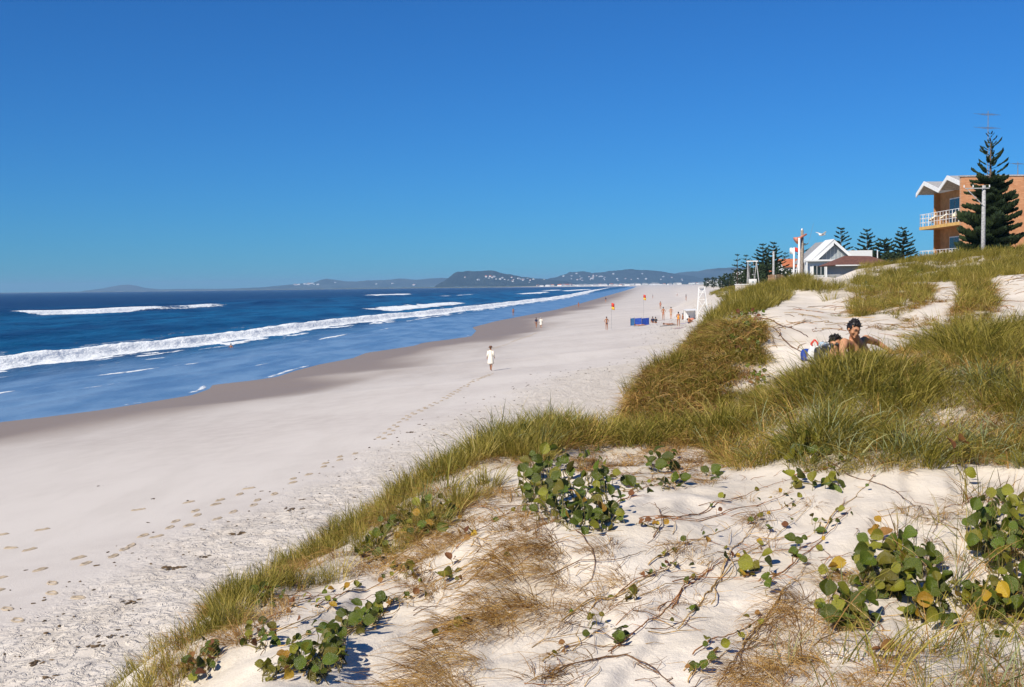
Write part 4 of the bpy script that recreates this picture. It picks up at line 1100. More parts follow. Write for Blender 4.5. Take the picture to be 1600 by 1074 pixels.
P_BHAIR = paint('brown_hair', (0.14, 0.06, 0.025), 0.5, 0.3, 60)
P_DRESS = paint('white_cloth', (0.80, 0.74, 0.62), 0.8, 0.06, 20)
P_ORSW = paint('orange_cloth', (0.78, 0.30, 0.03), 0.75, 0.1, 20)
P_NAVY = paint('navy_cloth', (0.015, 0.02, 0.06), 0.8, 0.1, 20)
P_LILAC = paint('lilac_cloth', (0.55, 0.48, 0.66), 0.8, 0.1, 20)
P_PINK = paint('pink_cloth', (0.62, 0.30, 0.30), 0.8, 0.1, 20)

def roofmat(name, c1, c2):
    m, n, b = new_mat(name)
    tc = N(n, 'ShaderNodeTexCoord').outputs['Object']
    n.links.new(mixc(n, maprange(n, ntex(n, 3, 4, 0.65, tc), 0.3, 0.7), c1, c2), b.inputs['Base Color'])
    w = N(n, 'ShaderNodeTexWave', bands_direction='X'); w.inputs['Scale'].default_value = 2.2; n.links.new(tc, w.inputs['Vector'])
    b.inputs['Roughness'].default_value = 0.85
    bump(n, b, w.outputs[1], 0.5, 0.04)
    return m
R_BROWN = roofmat('brown_tile_roof', (0.11, 0.045, 0.03), (0.20, 0.085, 0.055))
R_ORANGE = roofmat('orange_tile_roof', (0.42, 0.11, 0.04), (0.60, 0.20, 0.08))
R_GREY = roofmat('grey_sheet_roof', (0.22, 0.22, 0.23), (0.34, 0.34, 0.34))
m, n, b = new_mat('orange_brick')
tc = N(n, 'ShaderNodeTexCoord').outputs['Object']
mp = N(n, 'ShaderNodeMapping'); mp.inputs['Rotation'].default_value = (R(90), 0, 0); n.links.new(tc, mp.inputs['Vector'])
bk = N(n, 'ShaderNodeTexBrick'); n.links.new(mp.outputs[0], bk.inputs['Vector'])
bk.inputs['Color1'].default_value = (0.52, 0.20, 0.075, 1); bk.inputs['Color2'].default_value = (0.66, 0.31, 0.14, 1); bk.inputs['Mortar'].default_value = (0.46, 0.33, 0.22, 1)
bk.inputs['Scale'].default_value = 1.0; bk.inputs['Brick Width'].default_value = 0.24; bk.inputs['Row Height'].default_value = 0.086; bk.inputs['Mortar Size'].default_value = 0.008
c = mixc(n, maprange(n, ntex(n, 0.9, 4, 0.6, tc), 0.3, 0.7, 0, 0.5), bk.outputs[0], (0.42, 0.17, 0.07))
n.links.new(c, b.inputs['Base Color']); b.inputs['Roughness'].default_value = 0.9
bump(n, b, bk.outputs[1], -0.4, 0.006)
P_BRICK = m

# ------------------------------------------------------------------ Norfolk pines
m, n, b = new_mat('pine_foliage')
tc = N(n, 'ShaderNodeTexCoord').outputs['Object']
c = mixc(n, maprange(n, ntex(n, 2.5, 4, 0.7, tc), 0.35, 0.65), (0.010, 0.020, 0.010), (0.035, 0.055, 0.018))
n.links.new(c, b.inputs['Base Color']); b.inputs['Roughness'].default_value = 0.8; b.inputs['Specular IOR Level'].default_value = 0.2
P_PINE = m
P_TRUNK = paint('pine_bark', (0.13, 0.09, 0.07), 0.9, 0.3, 10)

def spindle(bm, p, d, l, w, rr_=random):
    """one spray of needles: a flattened four-sided spindle"""
    d = d.normalized(); a = d.orthogonal().normalized(); b_ = d.cross(a)
    ph = rr_.uniform(0, 6.28); a, b_ = a * math.cos(ph) + b_ * math.sin(ph), b_ * math.cos(ph) - a * math.sin(ph)
    v0 = bm.verts.new(p); v1 = bm.verts.new(p + d * l); mid_ = p + d * l * 0.45
    r_ = [bm.verts.new(mid_ + q) for q in (a * w, b_ * w * 0.7, -a * w, -b_ * w * 0.7)]
    for i in range(4):
        bm.faces.new((v0, r_[i], r_[(i + 1) % 4])); bm.faces.new((v1, r_[(i + 1) % 4], r_[i]))

def branch_bm(bm, base, az, L, rise, curl, dens, fol0=0.22, w=0.05, rr_=random, stem=True, fl=0.28):
    ca, sa = math.cos(az), math.sin(az)
    def P(t_):
        r_ = L * t_; z_ = L * (rise * t_ + curl * t_ * t_)
        return Vector((base.x + ca * r_, base.y + sa * r_, base.z + z_))
    if stem: mb_tube(bm, [P(0), P(0.33), P(0.66), P(1)], [w * 0.5, w * 0.38, w * 0.26, w * 0.12], 3, False)
    sidev = Vector((-sa, ca, 0))
    for k in range(dens):
        t_ = fol0 + (1 - fol0) * (k + rr_.random()) / dens
        p = P(t_); tan_ = (P(min(1, t_ + 0.05)) - P(t_ - 0.05)).normalized()
        s_ = 1 if k % 2 else -1
        ln = L * fl * (1.15 - t_ * 0.75) * rr_.uniform(0.7, 1.2)
        d = (tan_ * 0.8 + sidev * s_ * rr_.uniform(0.3, 1.0) + Vector((0, 0, rr_.uniform(0.1, 0.7)))).normalized()
        spindle(bm, p, d, max(ln, w * 3), w * rr_.uniform(0.8, 1.3), rr_)
    spindle(bm, P(0.85), (P(1) - P(0.85)), L * 0.25, w * 1.2, rr_)

def pine(px, Y, top, base_z, width_px, tiers, label, dens=10, fol0=0.25, group='Norfolk pines on the skyline', seed=1, individual=False, dense=False, narrow=1.0):
    rr_ = random.Random(seed)
    T = at(px, top, Y); z0 = base_z; H = T.z - z0; Rm = width_px * 0.5 * Y / F
    t = empty('norfolk_pine', (T.x, Y, z0), 0, label=label, category='tree', group=group)
    bm = nb(); mb_tube(bm, [(0, 0, -0.3), (0.02, 0, H * 0.5), (0, 0, H * 0.97)], [H * 0.018 + 0.03, H * 0.012 + 0.02, 0.015], 7)
    fin(bm, 'trunk', P_TRUNK, t, True)
    if individual:
        protos = []
        for k in range(4):
            bm = nb(); branch_bm(bm, Vector((0, 0, 0)), 0, 1.0, 0.12, 0.30, 60, 0.36, 0.045, rr_, True, 0.30)
            for q in range(7): spindle(bm, Vector((0.72 + 0.04 * q, rr_.uniform(-.05, .05), 0.26 + 0.03 * q)), Vector((0.5, rr_.uniform(-.5, .5), 0.6)), 0.24, 0.05, rr_)
            me = bpy.data.meshes.new('branch'); bm.to_mesh(me); bm.free(); me.materials.append(P_PINE); protos.append(me)
            bm = nb(); branch_bm(bm, Vector((0, 0, 0)), 0, 1.0, 0.05, 0.20, 190, 0.06, 0.06, rr_, True, 0.42)
            me = bpy.data.meshes.new('branch'); bm.to_mesh(me); bm.free(); me.materials.append(P_PINE); protos.append(me)
    else:
        bmC = nb()
    for k in range(tiers):
        f = 1 - (k + 0.25) / tiers                    # height fraction
        f = 0.06 + 0.93 * f
        r_ = Rm * ((1 - f) ** (0.62 if not individual else 0.72)) * narrow + 0.02 * H
        if dense: r_ = Rm * math.sin(math.pi * min(1, (1 - f) * 0.62 + 0.08)) ** 0.7
        nb_ = 5 if k < tiers * 0.35 else 7
        a0 = rr_.uniform(0, 6.28)
        for j in range(nb_):
            az = a0 + j * 2 * math.pi / nb_ + rr_.gauss(0, 0.08)
            L = r_ * (rr_.uniform(0.82, 1.12) if not individual else rr_.uniform(0.7, 1.22))
            zz = H * f + rr_.gauss(0, 0.01 * H)
            if individual:
                o = bpy.data.objects.new('branch', protos[(2 * rr_.randrange(4)) + (0 if k < tiers * 0.34 else 1)]); COL.objects.link(o); o.parent = t
                o.location = (0, 0, zz); o.rotation_euler = (0, rr_.gauss(-0.10 if k < 6 else 0.02, 0.07), az); o.scale = (L, L * 1.1, L * rr_.uniform(0.9, 1.6))
            else:
                branch_bm(bmC, Vector((0, 0, zz)), az, L, 0.10 if not dense else 0.05, 0.22, dens if k > 1 else 5, fol0, max(0.05, 0.013 * H * (1.7 if dense else 1)), rr_, True, 0.30)
    if not individual: fin(bmC, 'crown', P_PINE, t)
    return t
PX = [
 (1152, 210, 397, 26, 6, 'slim young pine with four wide-spaced whorls near the end of the dune', 7, 0.25, 1),
 (1166, 215, 399, 34, 8, 'pine right behind the white swing frame', 8, 0.2, 2),
 (1192, 190, 381, 62, 11, 'bushy pine between the white swing frame and the bare grey pole', 13, 0.1, 3),
 (1208, 185, 379, 56, 11, 'tall dark pine standing directly behind the bare grey pole', 13, 0.1, 4),
 (1227, 230, 395, 40, 9, 'smaller pine behind the orange-roofed house', 8, 0.15, 5),
 (1256, 215, 380, 44, 7, 'sparse pine half hidden by the loudspeaker pole', 8, 0.25, 6),
 (1314, 260, 357, 58, 13, 'open sparse pine rising behind the white gable', 6, 0.45, 7),
 (1355, 250, 359, 62, 13, 'pine rising behind the white flat-roofed wing', 9, 0.25, 8),
 (1411, 225, 356, 62, 14, 'tall even pine furthest right of the skyline row', 13, 0.12, 9),
]
for i, (px, Y, top, w_, ti, lab, dn, f0, sd_) in enumerate(PX):
    x_ = at(px, 430, Y).x
    pine(px, Y, top, gz(x_, Y), w_, ti, lab, int(dn * 1.7), f0 * 0.8, seed=sd_)
x_ = at(1382, 430, 235).x
pine(1382, 235, 375, gz(x_, 235), 44, 13, 'rounded dense dark pine left of the tallest even one', 20, 0.05, seed=21, dense=True)
pine(1548, 75, 209, gz(at(1546, 400, 75).x, 75) - 0.2, 90, 19, 'large near pine standing in front of the orange brick end wall', seed=33, individual=True, group='')
# small far trees down the coast
def bushy(px, Y, top, wpx, label, seed):
    rr_ = random.Random(seed)
    T = at(px, top, Y); z0 = gz(T.x, Y); H = max(T.z - z0, 1.0); r0 = wpx * 0.5 * Y / F
    t = empty('coastal_tree', (T.x, Y, z0), 0, label=label, category='tree', group='dark trees along the far shore road')
    bm = nb(); mb_tube(bm, [(0, 0, -0.2), (0, 0, H * 0.5)], [0.16, 0.1], 5); fin(bm, 'trunk', P_TRUNK, t)
    bm = nb()
    for k in range(190):
        th = rr_.uniform(0, 6.28); f = rr_.uniform(0.12, 1.0); rr2 = r0 * math.sqrt(rr_.random()) * math.sin(math.pi * min(0.95, 0.25 + 0.6 * (1 - f)) ) * (0.8 + 0.3 * math.sin(th * 3 + seed))
        spindle(bm, Vector((math.cos(th) * rr2, math.sin(th) * rr2, H * f)), Vector((math.cos(th), math.sin(th), rr_.uniform(-0.2, 1))), H * rr_.uniform(0.08, 0.2), H * 0.05, rr_)
    fin(bm, 'crown', P_PINE, t)
BU = [(1178, 150, 420, 34, 'low dark tree mass behind the right leg of the swing frame'), (1140, 240, 428, 22, 'dark bush-like tree at the seaward end of the tree row'), (1158, 215, 424, 26, 'round tree under the slim young pine'),
      (1200, 150, 414, 52, 'broad dark tree filling the gap under the bushy pine'), (1222, 160, 420, 40, 'dark tree beside the orange-roofed house'), (1128, 400, 432, 14, 'small tree further down the shore than the pines'),
      (1115, 520, 434, 10, 'tiny dark tree far down the shore'), (1185, 140, 430, 30, 'dark shrub behind the white sign board'), (1168, 170, 430, 26, 'dark shrub behind the left leg of the swing frame'), (1394, 210, 398, 36, 'dark low tree between the rounded pine and the tallest even one'),
      (1104, 700, 435, 9, 'faint tree at the far end of the dune line'), (1146, 300, 431, 16, 'small tree peeping left of the slim young pine')]
for i, (px, Y, top, w_, lab) in enumerate(BU): bushy(px, Y, top, w_, lab, 60 + i)

# ------------------------------------------------------------------ houses
def box_part(name, x0, x1, y0, y1, z0, z1, mat, par, org, bevel=0):
    bm = nb(); mb_box(bm, ((x0 + x1) / 2 - org[0], (y0 + y1) / 2 - org[1], (z0 + z1) / 2 - org[2]), (x1 - x0, y1 - y0, z1 - z0))
    return fin(bm, name, mat, par, bevel=bevel)
def prism(name, pts, org, mat, par, thick=None):
    """closed mesh from faces given as lists of world points"""
    bm = nb()
    for f in pts: mb_quad(bm, [Vector(p) - Vector(org) for p in f])
    bmesh.ops.remove_doubles(bm, verts=bm.verts, dist=0.001)
    bmesh.ops.recalc_face_normals(bm, faces=bm.faces)
    return fin(bm, name, mat, par)
def slab(name, quad, th, org, mat, par):
    """a roof plane of real thickness"""
    q = [Vector(p) - Vector(org) for p in quad]
    nrm = (q[1] - q[0]).cross(q[-1] - q[0]).normalized()
    if nrm.z < 0: nrm = -nrm
    bm = nb(); a = [bm.verts.new(p) for p in q]; b_ = [bm.verts.new(p - nrm * th) for p in q]
    bm.faces.new(a); bm.faces.new(b_[::-1]); k = len(q)
    for i in range(k): bm.faces.new((a[i], b_[i], b_[(i + 1) % k], a[(i + 1) % k]))
    bmesh.ops.recalc_face_normals(bm, faces=bm.faces)
    return fin(bm, name, mat, par)
def window(x0, x1, z0, z1, y, par, org, fw_=0.12, mull=1):
    f = box_part('window', x0, x1, y - 0.05, y + 0.05, z0, z1, P_WHITE, par, org)
    g = box_part('pane', x0 + fw_, x1 - fw_, y - 0.062, y - 0.045, z0 + fw_, z1 - fw_, P_GLASS, f, org)
    for k in range(mull):
        xm = x0 + (x1 - x0) * (k + 1) / (mull + 1)
        box_part('mullion', xm - 0.03, xm + 0.03, y - 0.09, y - 0.05, z0 + fw_, z1 - fw_, P_WHITE, f, org)
# white gabled house
O1 = (50.7, 180, 7.6)
h = empty('gabled_house', O1, 0, label='white beach house with steep white-edged gable and wide front windows', category='house')
box_part('wall', 46.3, 53.0, 178.0, 179.9, 7.0, 11.15, P_WHITE, h, O1)
box_part('wall', 47.6, 53.8, 180.0, 189, 7.0, 11.3, P_GREY, h, O1)
prism('gable_wall', [[(47.5, 180, 11.3), (53.9, 180, 11.3), (50.7, 180, 14.1)], [(47.5, 180.2, 11.3), (50.7, 180.2, 14.1), (53.9, 180.2, 11.3)], [(47.5, 180, 11.3), (47.5, 180.2, 11.3), (53.9, 180.2, 11.3), (53.9, 180, 11.3)]], O1, P_GREY, h)
slab('roof', [(46.9, 179.2, 10.95), (50.7, 179.2, 14.45), (50.7, 190, 14.45), (46.9, 190, 10.95)], 0.15, O1, R_GREY, h)
slab('roof', [(54.5, 179.2, 10.95), (50.7, 179.2, 14.45), (50.7, 190, 14.45), (54.5, 190, 10.95)], 0.15, O1, R_GREY, h)
def barge(xa, za, xb, zb, y, wd, nm='bargeboard'):
    prism(nm, [[(xa, y, za), (xb, y, zb), (xb, y, zb - wd), (xa, y, za - wd)], [(xa, y - .12, za), (xa, y - .12, za - wd), (xb, y - .12, zb - wd), (xb, y - .12, zb)],
               [(xa, y, za), (xa, y - .12, za), (xb, y - .12, zb), (xb, y, zb)], [(xa, y, za - wd), (xb, y, zb - wd), (xb, y - .12, zb - wd), (xa, y - .12, za - wd)],
               [(xa, y, za), (xa, y, za - wd), (xa, y - .12, za - wd), (xa, y - .12, za)]], O1, P_WHITE, h)
barge(46.8, 11.15, 50.7, 14.62, 179.19, 0.95); barge(54.6, 11.15, 50.7, 14.62, 179.18, 0.55)
slab('verge', [(46.75, 179.0, 11.12), (50.7, 179.0, 14.66), (50.7, 184.0, 14.66), (46.75, 184.0, 11.12)], 0.1, O1, P_WHITE, h)
box_part('eave_band', 45.9, 53.4, 177.3, 180.0 - 0.9, 11.16, 11.42, P_WHITE, h, O1)
for k in range(9): box_part('board', 48.0 + 0.6 * k, 48.04 + 0.6 * k, 179.95, 179.99, 11.4, 11.5 + max(0.1, 2.5 - abs(48.0 + .6 * k - 50.7) * 0.93), P_WHITE, h, O1)
window(47.1, 49.0, 8.9, 10.6, 177.98, h, O1, 0.12, 2); window(49.4, 51.1, 8.9, 10.6, 177.97, h, O1, 0.12, 1)
box_part('post', 45.95, 46.15, 177.4, 177.6, 7.0, 11.15, P_WHITE, h, O1)
box_part('sill', 46.4, 52.8, 177.7, 177.9, 8.55, 8.72, P_WHITE, h, O1)
box_part('wing', 54.6, 58.3, 184, 190, 7.0, 12.95, P_WHITE, h, O1)
box_part('chimney', 47.3, 47.8, 187.5, 188, 11.3, 13.2, P_HORN, h, O1)
# brown hip roof bungalow
O2 = (51.5, 166, 7.8)
h = empty('hip_roof_house', O2, 0, label='low house with dark brown tiled hip roof right of the white gable', category='house')
box_part('wall', 47.4, 54.2, 164.0, 171, 7.0, 10.35, P_GREYW, h, O2)
e0, e1, f0_, f1_ = (46.4, 163.0, 10.35), (55.2, 163.0, 10.35), (46.4, 172, 10.35), (55.2, 172, 10.35); r0_, r1_ = (49.0, 167.5, 11.75), (52.8, 167.5, 11.65)
slab('roof', [e0, e1, r1_, r0_], 0.12, O2, R_BROWN, h); slab('roof', [f0_, f1_, r1_, r0_], 0.12, O2, R_BROWN, h)
slab('roof', [e0, f0_, r0_], 0.12, O2, R_BROWN, h); slab('roof', [e1, f1_, r1_], 0.12, O2, R_BROWN, h)
box_part('gutter', 46.4, 55.2, 162.88, 162.98, 10.2, 10.36, P_WHITE, h, O2)
window(50.7, 52.2, 9.0, 10.0, 163.97, h, O2); window(52.9, 53.9, 9.0, 10.0, 163.96, h, O2, 0.1, 0)
box_part('vent_pipe', 53.3, 53.42, 166, 166.12, 11.3, 12.5, P_WHITE, h, O2)
# orange roofed and other small houses
def cottage(name, pxa, pxb, Y, ridge, eave, rm, wm, label, dp=7, wins=2, group=None):
    a = at(pxa, eave, Y); b_ = at(pxb, eave, Y); rz_ = at((pxa + pxb) / 2, ridge, Y).z; ez = a.z
    xm = (a.x + b_.x) / 2; g = gz(xm, Y); org = (xm, Y, g)
    h = empty(name, org, 0, label=label, category='house')
    if group: h['group'] = group
    ov = (b_.x - a.x) * 0.04
    box_part('wall', a.x + ov, b_.x - ov, Y + 0.4, Y + dp - 0.4, g - 0.5, ez, wm, h, org)
    slab('roof', [(a.x, Y, ez), (b_.x, Y, ez), (b_.x, Y + dp / 2, rz_), (a.x, Y + dp / 2, rz_)], 0.15, org, rm, h)
    slab('roof', [(a.x, Y + dp, ez), (b_.x, Y + dp, ez), (b_.x, Y + dp / 2, rz_), (a.x, Y + dp / 2, rz_)], 0.15, org, rm, h)
    for i in range(2):
        xg = (a.x + ov) if i == 0 else (b_.x - ov)
        prism('gable', [[(xg, Y + .4, ez), (xg, Y + dp - .4, ez), (xg, Y + dp / 2, rz_ - 0.2)], [(xg + .1, Y + .4, ez), (xg + .1, Y + dp / 2, rz_ - 0.2), (xg + .1, Y + dp - .4, ez)]], org, wm, h)
    for k in range(wins):
        xc = a.x + (b_.x - a.x) * (k + 1) / (wins + 1)
        window(xc - 0.5, xc + 0.5, ez - 1.6, ez - 0.5, Y + 0.36, h, org, 0.1, 0)
cottage('orange_roof_house', 1224, 1253, 200, 404, 417, R_ORANGE, P_WHITE, 'white cottage with orange tiled roof behind the flagpole')
cottage('red_roof_house', 1198, 1224, 230, 417, 425, R_ORANGE, P_TAN, 'low red-roofed house behind the bare grey pole')
cottage('pale_roof_house', 1153, 1178, 260, 424, 429, P_WHITE, P_GREYW, 'low pale-roofed house seen through the swing frame')
cottage('shore_house', 1186, 1200, 300, 420, 428, P_WHITE, P_GREYW, 'small pale house glimpsed between the bushy pines', 6, 1)

# block of flats
O3 = (32.7, 83, 8.8)
h = empty('block_of_flats', O3, 0, label='two-storey orange brick flats with folded white-edged roof and sea balconies', category='building')
box_part('brick_wall', 32.7, 46.5, 82.9, 83.2, 8.0, 15.45, P_BRICK, h, O3)
box_part('parapet_cap', 32.62, 46.6, 82.84, 83.26, 15.451, 15.55, P_GREYW, h, O3)
box_part('facade', 34.75, 46.5, 83.21, 92.6, 8.0, 15.0, P_TAN, h, O3)
for k in range(2):
    ya = 83.25 + k * 4.85; ym = ya + 3.1; yb = ya + 4.85
    for (y0, z0, y1, z1) in ((ya, 15.02, ym, 15.85), (yb, 15.02, ym, 15.85)):
        slab('roof', [(33.05, y0, z0), (33.05, y1, z1), (46.5, y1, z1), (46.5, y0, z0)], 0.12, O3, P_GREYW, h)
        prism('fascia', [[(32.97, y0, z0 + .02), (32.97, y1, z1 + .02), (32.97, y1, z1 - .30), (32.97, y0, z0 - .30)], [(33.05, y0, z0 + .02), (33.05, y0, z0 - .30), (33.05, y1, z1 - .30), (33.05, y1, z1 + .02)],
                         [(32.97, y0, z0 + .02), (33.05, y0, z0 + .02), (33.05, y1, z1 + .02), (32.97, y1, z1 + .02)], [(32.97, y0, z0 - .30), (32.97, y1, z1 - .30), (33.05, y1, z1 - .30), (33.05, y0, z0 - .30)]], O3, P_WHITE, h)
    prism('roof_infill', [[(34.70, ya, 14.99), (34.70, yb, 14.99), (34.70, ym, 15.72)]], O3, P_WHITE, h)
for zf, nm in ((12.28, 'balcony'), (9.35, 'balcony')):
    bl = box_part(nm, 33.25, 34.75, 83.3, 92.6, zf - 0.2, zf, P_TAN, h, O3)
    box_part('edge', 33.17, 33.25, 83.3, 92.62, zf - 0.22, zf + 0.02, P_ORANGE, bl, O3)
    box_part('edge', 33.17, 34.75, 92.62, 92.70, zf - 0.22, zf + 0.02, P_ORANGE, bl, O3)
    for zr in (0.35, 0.68, 1.0):
        box_part('rail', 33.20, 33.24, 83.3, 92.66, zf + zr - .015, zf + zr + .02, P_WHITE, bl, O3)
        box_part('rail', 33.24, 34.75, 92.64, 92.68, zf + zr - .015, zf + zr + .02, P_WHITE, bl, O3)
    for k in range(16): box_part('baluster', 33.19, 33.23, 83.4 + k * 0.61, 83.44 + k * 0.61, zf, zf + 1.0, P_GREYW if k % 2 else P_WHITE, bl, O3)
box_part('party_screen', 34.3, 34.75, 92.45, 92.6, 9.35, 15.0, P_TAN, h, O3)
for k, (ya, yb, z0, z1) in enumerate(((84.2, 86.0, 12.3, 14.4), (88.0, 90.2, 12.3, 14.4), (84.6, 86.2, 9.37, 11.4), (88.2, 90.2, 9.37, 11.4))):
    f = box_part('glass_door', 34.67, 34.77, ya, yb, z0, z1, P_WHITE, h, O3)
    box_part('pane', 34.645, 34.672, ya + .1, (ya + yb) / 2 - .05, z0 + .1, z1 - .1, P_GLASS, f, O3)
    box_part('pane', 34.645, 34.672, (ya + yb) / 2 + .05, yb - .1, z0 + .1, z1 - .1, P_GLASS, f, O3)
# canvas chairs on the balconies
def chair(x, y, z, label):
    t = empty('canvas_chair', (x, y, z), R(-80) + random.gauss(0, 0.3), label=label, category='chair', group='cream canvas chairs on the balconies')
    bm = nb()
    v = [Vector(p) for p in ((-0.34, 0.3, 0.95), (0.34, 0.3, 0.98), (0.30, -0.35, 0.5), (-0.30, -0.35, 0.5), (0, 0.05, 0.32), (0, 0.34, 0.62))]
    top_ = [bm.verts.new(p) for p in v]; low_ = [bm.verts.new(p - Vector((0, 0, .02))) for p in v]
    for T_ in (top_, low_):
        for f in ((0, 5, 4), (1, 4, 5), (0, 4, 3), (1, 2, 4), (4, 2, 3)): bm.faces.new([T_[i] for i in f])
    fin(bm, 'canvas_seat', P_CREAM, t)
    for s_ in (-1, 1):
        bm = nb(); mb_tube(bm, [(s_ * 0.34, 0.3, 0.95), (-s_ * 0.26, -0.28, 0.02)], 0.012, 5); fin(bm, 'leg', P_DARK, t)
        bm = nb(); mb_tube(bm, [(s_ * 0.30, -0.35, 0.5), (-s_ * 0.26, 0.28, 0.02)], 0.012, 5); fin(bm, 'leg', P_DARK, t)
for y, lab in ((84.6, 'cream canvas chair on the upper balcony nearest the brick wall'), (86.6, 'cream canvas chair in the middle of the upper balcony'), (88.9, 'cream canvas chair towards the far end of the upper balcony'), (91.2, 'cream canvas chair at the far end of the upper balcony')):
    chair(33.8, y, 12.30, lab)
for y, lab in ((84.3, 'cream canvas chair on the ground-floor terrace nearest the brick wall'), (85.9, 'second cream chair from the brick wall on the ground-floor terrace'), (87.6, 'cream canvas chair in the middle of the ground-floor terrace'), (89.6, 'cream chair towards the far end of the ground-floor terrace')):
    chair(33.8, y, 9.37, lab)
# antennas
def antenna(px, Y, ztop, zbot, arrays, label):
    B = at(px, 300, Y)
    t = empty('tv_antenna', (B.x, Y, zbot), 0, label=label, category='antenna', group='rooftop aerials')
    bm = nb(); mb_tube(bm, [(0, 0, 0), (0, 0, ztop - zbot)], [0.04, 0.025], 6); fin(bm, 'mast', P_ALU, t)
    for zz, L, ne in arrays:
        bm = nb(); mb_tube(bm, [(-L * .3, 0, zz - zbot), (L * .3, 0.2, zz - zbot)], 0.02, 4)
        for k in range(ne):
            xk = -L * .3 + .6 * L * k / (ne - 1); ll = L * (0.5 - 0.03 * k)
            mb_tube(bm, [(xk - ll * .75, -ll * .5, zz - zbot + .02), (xk + ll * .75, ll * .5, zz - zbot - .02)], 0.012, 3)
        fin(bm, 'aerial_array', P_ALU, t)
antenna(1543, 86, 20.6, 15.8, ((20.35, 1.9, 5), (19.35, 1.9, 5)), 'tall mast with two aerial arrays above the near pine')
antenna(1590, 88, 17.0, 15.8, ((16.85, 1.3, 4),), 'small aerial on the brick flats at the right edge')
# poles
def pole(name, px, Y, top, r, mat, label, cat='pole', arm=None):
    T = at(px, top, Y); g = gz(T.x, Y)
    t = empty(name, (T.x, Y, g), 0, label=label, category=cat)
    bm = nb(); mb_tube(bm, [(0, 0, -0.5), (0, 0, (T.z - g) * .5), (0.02, 0, T.z - g)], [r * 1.1, r, r * 0.85], 8); fin(bm, 'post', mat, t, True)
    return t, T.z - g
t, H_ = pole('utility_pole', 1537, 70, 290, 0.13, P_GREYW, 'grey timber pole with crossarm in front of the near pine')
bm = nb(); mb_box(bm, (-0.45, -0.14, H_ - 0.18), (1.5, 0.06, 0.06)); fin(bm, 'crossarm', P_GREYW, t)
for s_ in (-1.25, -0.7, 0.3):
    bm = nb(); mb_tube(bm, [(s_, -0.14, H_ - 0.12), (s_, -0.14, H_ + 0.03)], [0.04, 0.025], 6); fin(bm, 'insulator', P_WHITE, t)
bm = nb(); mb_tube(bm, [(-1.1, -0.14, H_ - .2), (0, -0.12, H_ - 1.3)], 0.03, 5); fin(bm, 'brace', P_GREYW, t)
t, H_ = pole('bare_pole', 1208.5, 120, 393, 0.12, P_GREYW, 'bare grey timber pole standing in front of the dark pines')
t, H_ = pole('loudspeaker_pole', 1253, 100, 360, 0.15, P_WOOD, 'thick dark timber pole carrying a pinkish horn loudspeaker')
bm = nb()
for s_ in range(1):
    mb_tube(bm, [(0.35, -0.2, H_ - 0.35), (-0.15, -0.25, H_ - 0.62), (-0.35, -0.27, H_ - 0.75), (-0.62, -0.3, H_ - 0.92)], [0.08, 0.09, 0.17, 0.36], 12)
fin(bm, 'horn', P_HORN, t, True)
bm = nb(); mb_tube(bm, [(0.0, 0, H_), (0.02, 0, H_ + 0.15)], [0.13, 0.07], 8); fin(bm, 'cap', P_ALU, t)
bm = nb(); mb_tube(bm, [(0.55, 0, H_ - 1.2), (1.02, 0, H_ + 0.6)], [0.014, 0.008], 5); mb_tube(bm, [(0, 0, H_ - 1.4), (0.6, 0, H_ - 1.1)], 0.014, 5); fin(bm, 'whip_aerial', P_ALU, t)
t, H_ = pole('white_pole', 1248.5, 99, 372, 0.10, P_WHITE, 'white painted pole touching the loudspeaker pole')
bm = nb(); mb_tube(bm, [(0, 0, H_ * 0.6), (-0.55, 0, 0.1)], [0.035, 0.035], 5); fin(bm, 'strut', P_WHITE, t)
t, H_ = pole('flagpole', 1240.5, 105, 387, 0.09, P_WHITE, 'white flagpole with a red and white flag beside the loudspeaker pole', 'flagpole')
def cloth(name, x0, x1, z0, z1, mat, par, ph=0.0, amp=0.06):
    bm = nb(); nx_ = 8; rows_ = []
    for i in range(nx_ + 1):
        f = i / nx_; x = x0 + (x1 - x0) * f; yy_ = amp * math.sin(f * 7 + ph) * f
        rows_.append([bm.verts.new((x, yy_ + s_, z + 0.04 * math.sin(f * 5 + ph))) for z in (z0, z1) for s_ in (0, 0.012)])
    for i in range(nx_):
        a, b_ = rows_[i], rows_[i + 1]
        bm.faces.new((a[0], b_[0], b_[2], a[2])); bm.faces.new((a[1], a[3], b_[3], b_[1])); bm.faces.new((a[0], a[1], b_[1], b_[0])); bm.faces.new((a[2], b_[2], b_[3], a[3]))
    bm.faces.new(rows_[0][::2] + rows_[0][3:0:-2]); bm.faces.new((rows_[-1][0], rows_[-1][1], rows_[-1][3], rows_[-1][2]))
    return fin(bm, name, mat, par, True)
fl = cloth('flag', -0.38, 0.02, H_ - 0.62, H_ - 0.05, P_WHITE, t); cloth('stripe', 0.03, 0.5, H_ - 0.42, H_ - 0.02, P_RED, fl, 0.8)
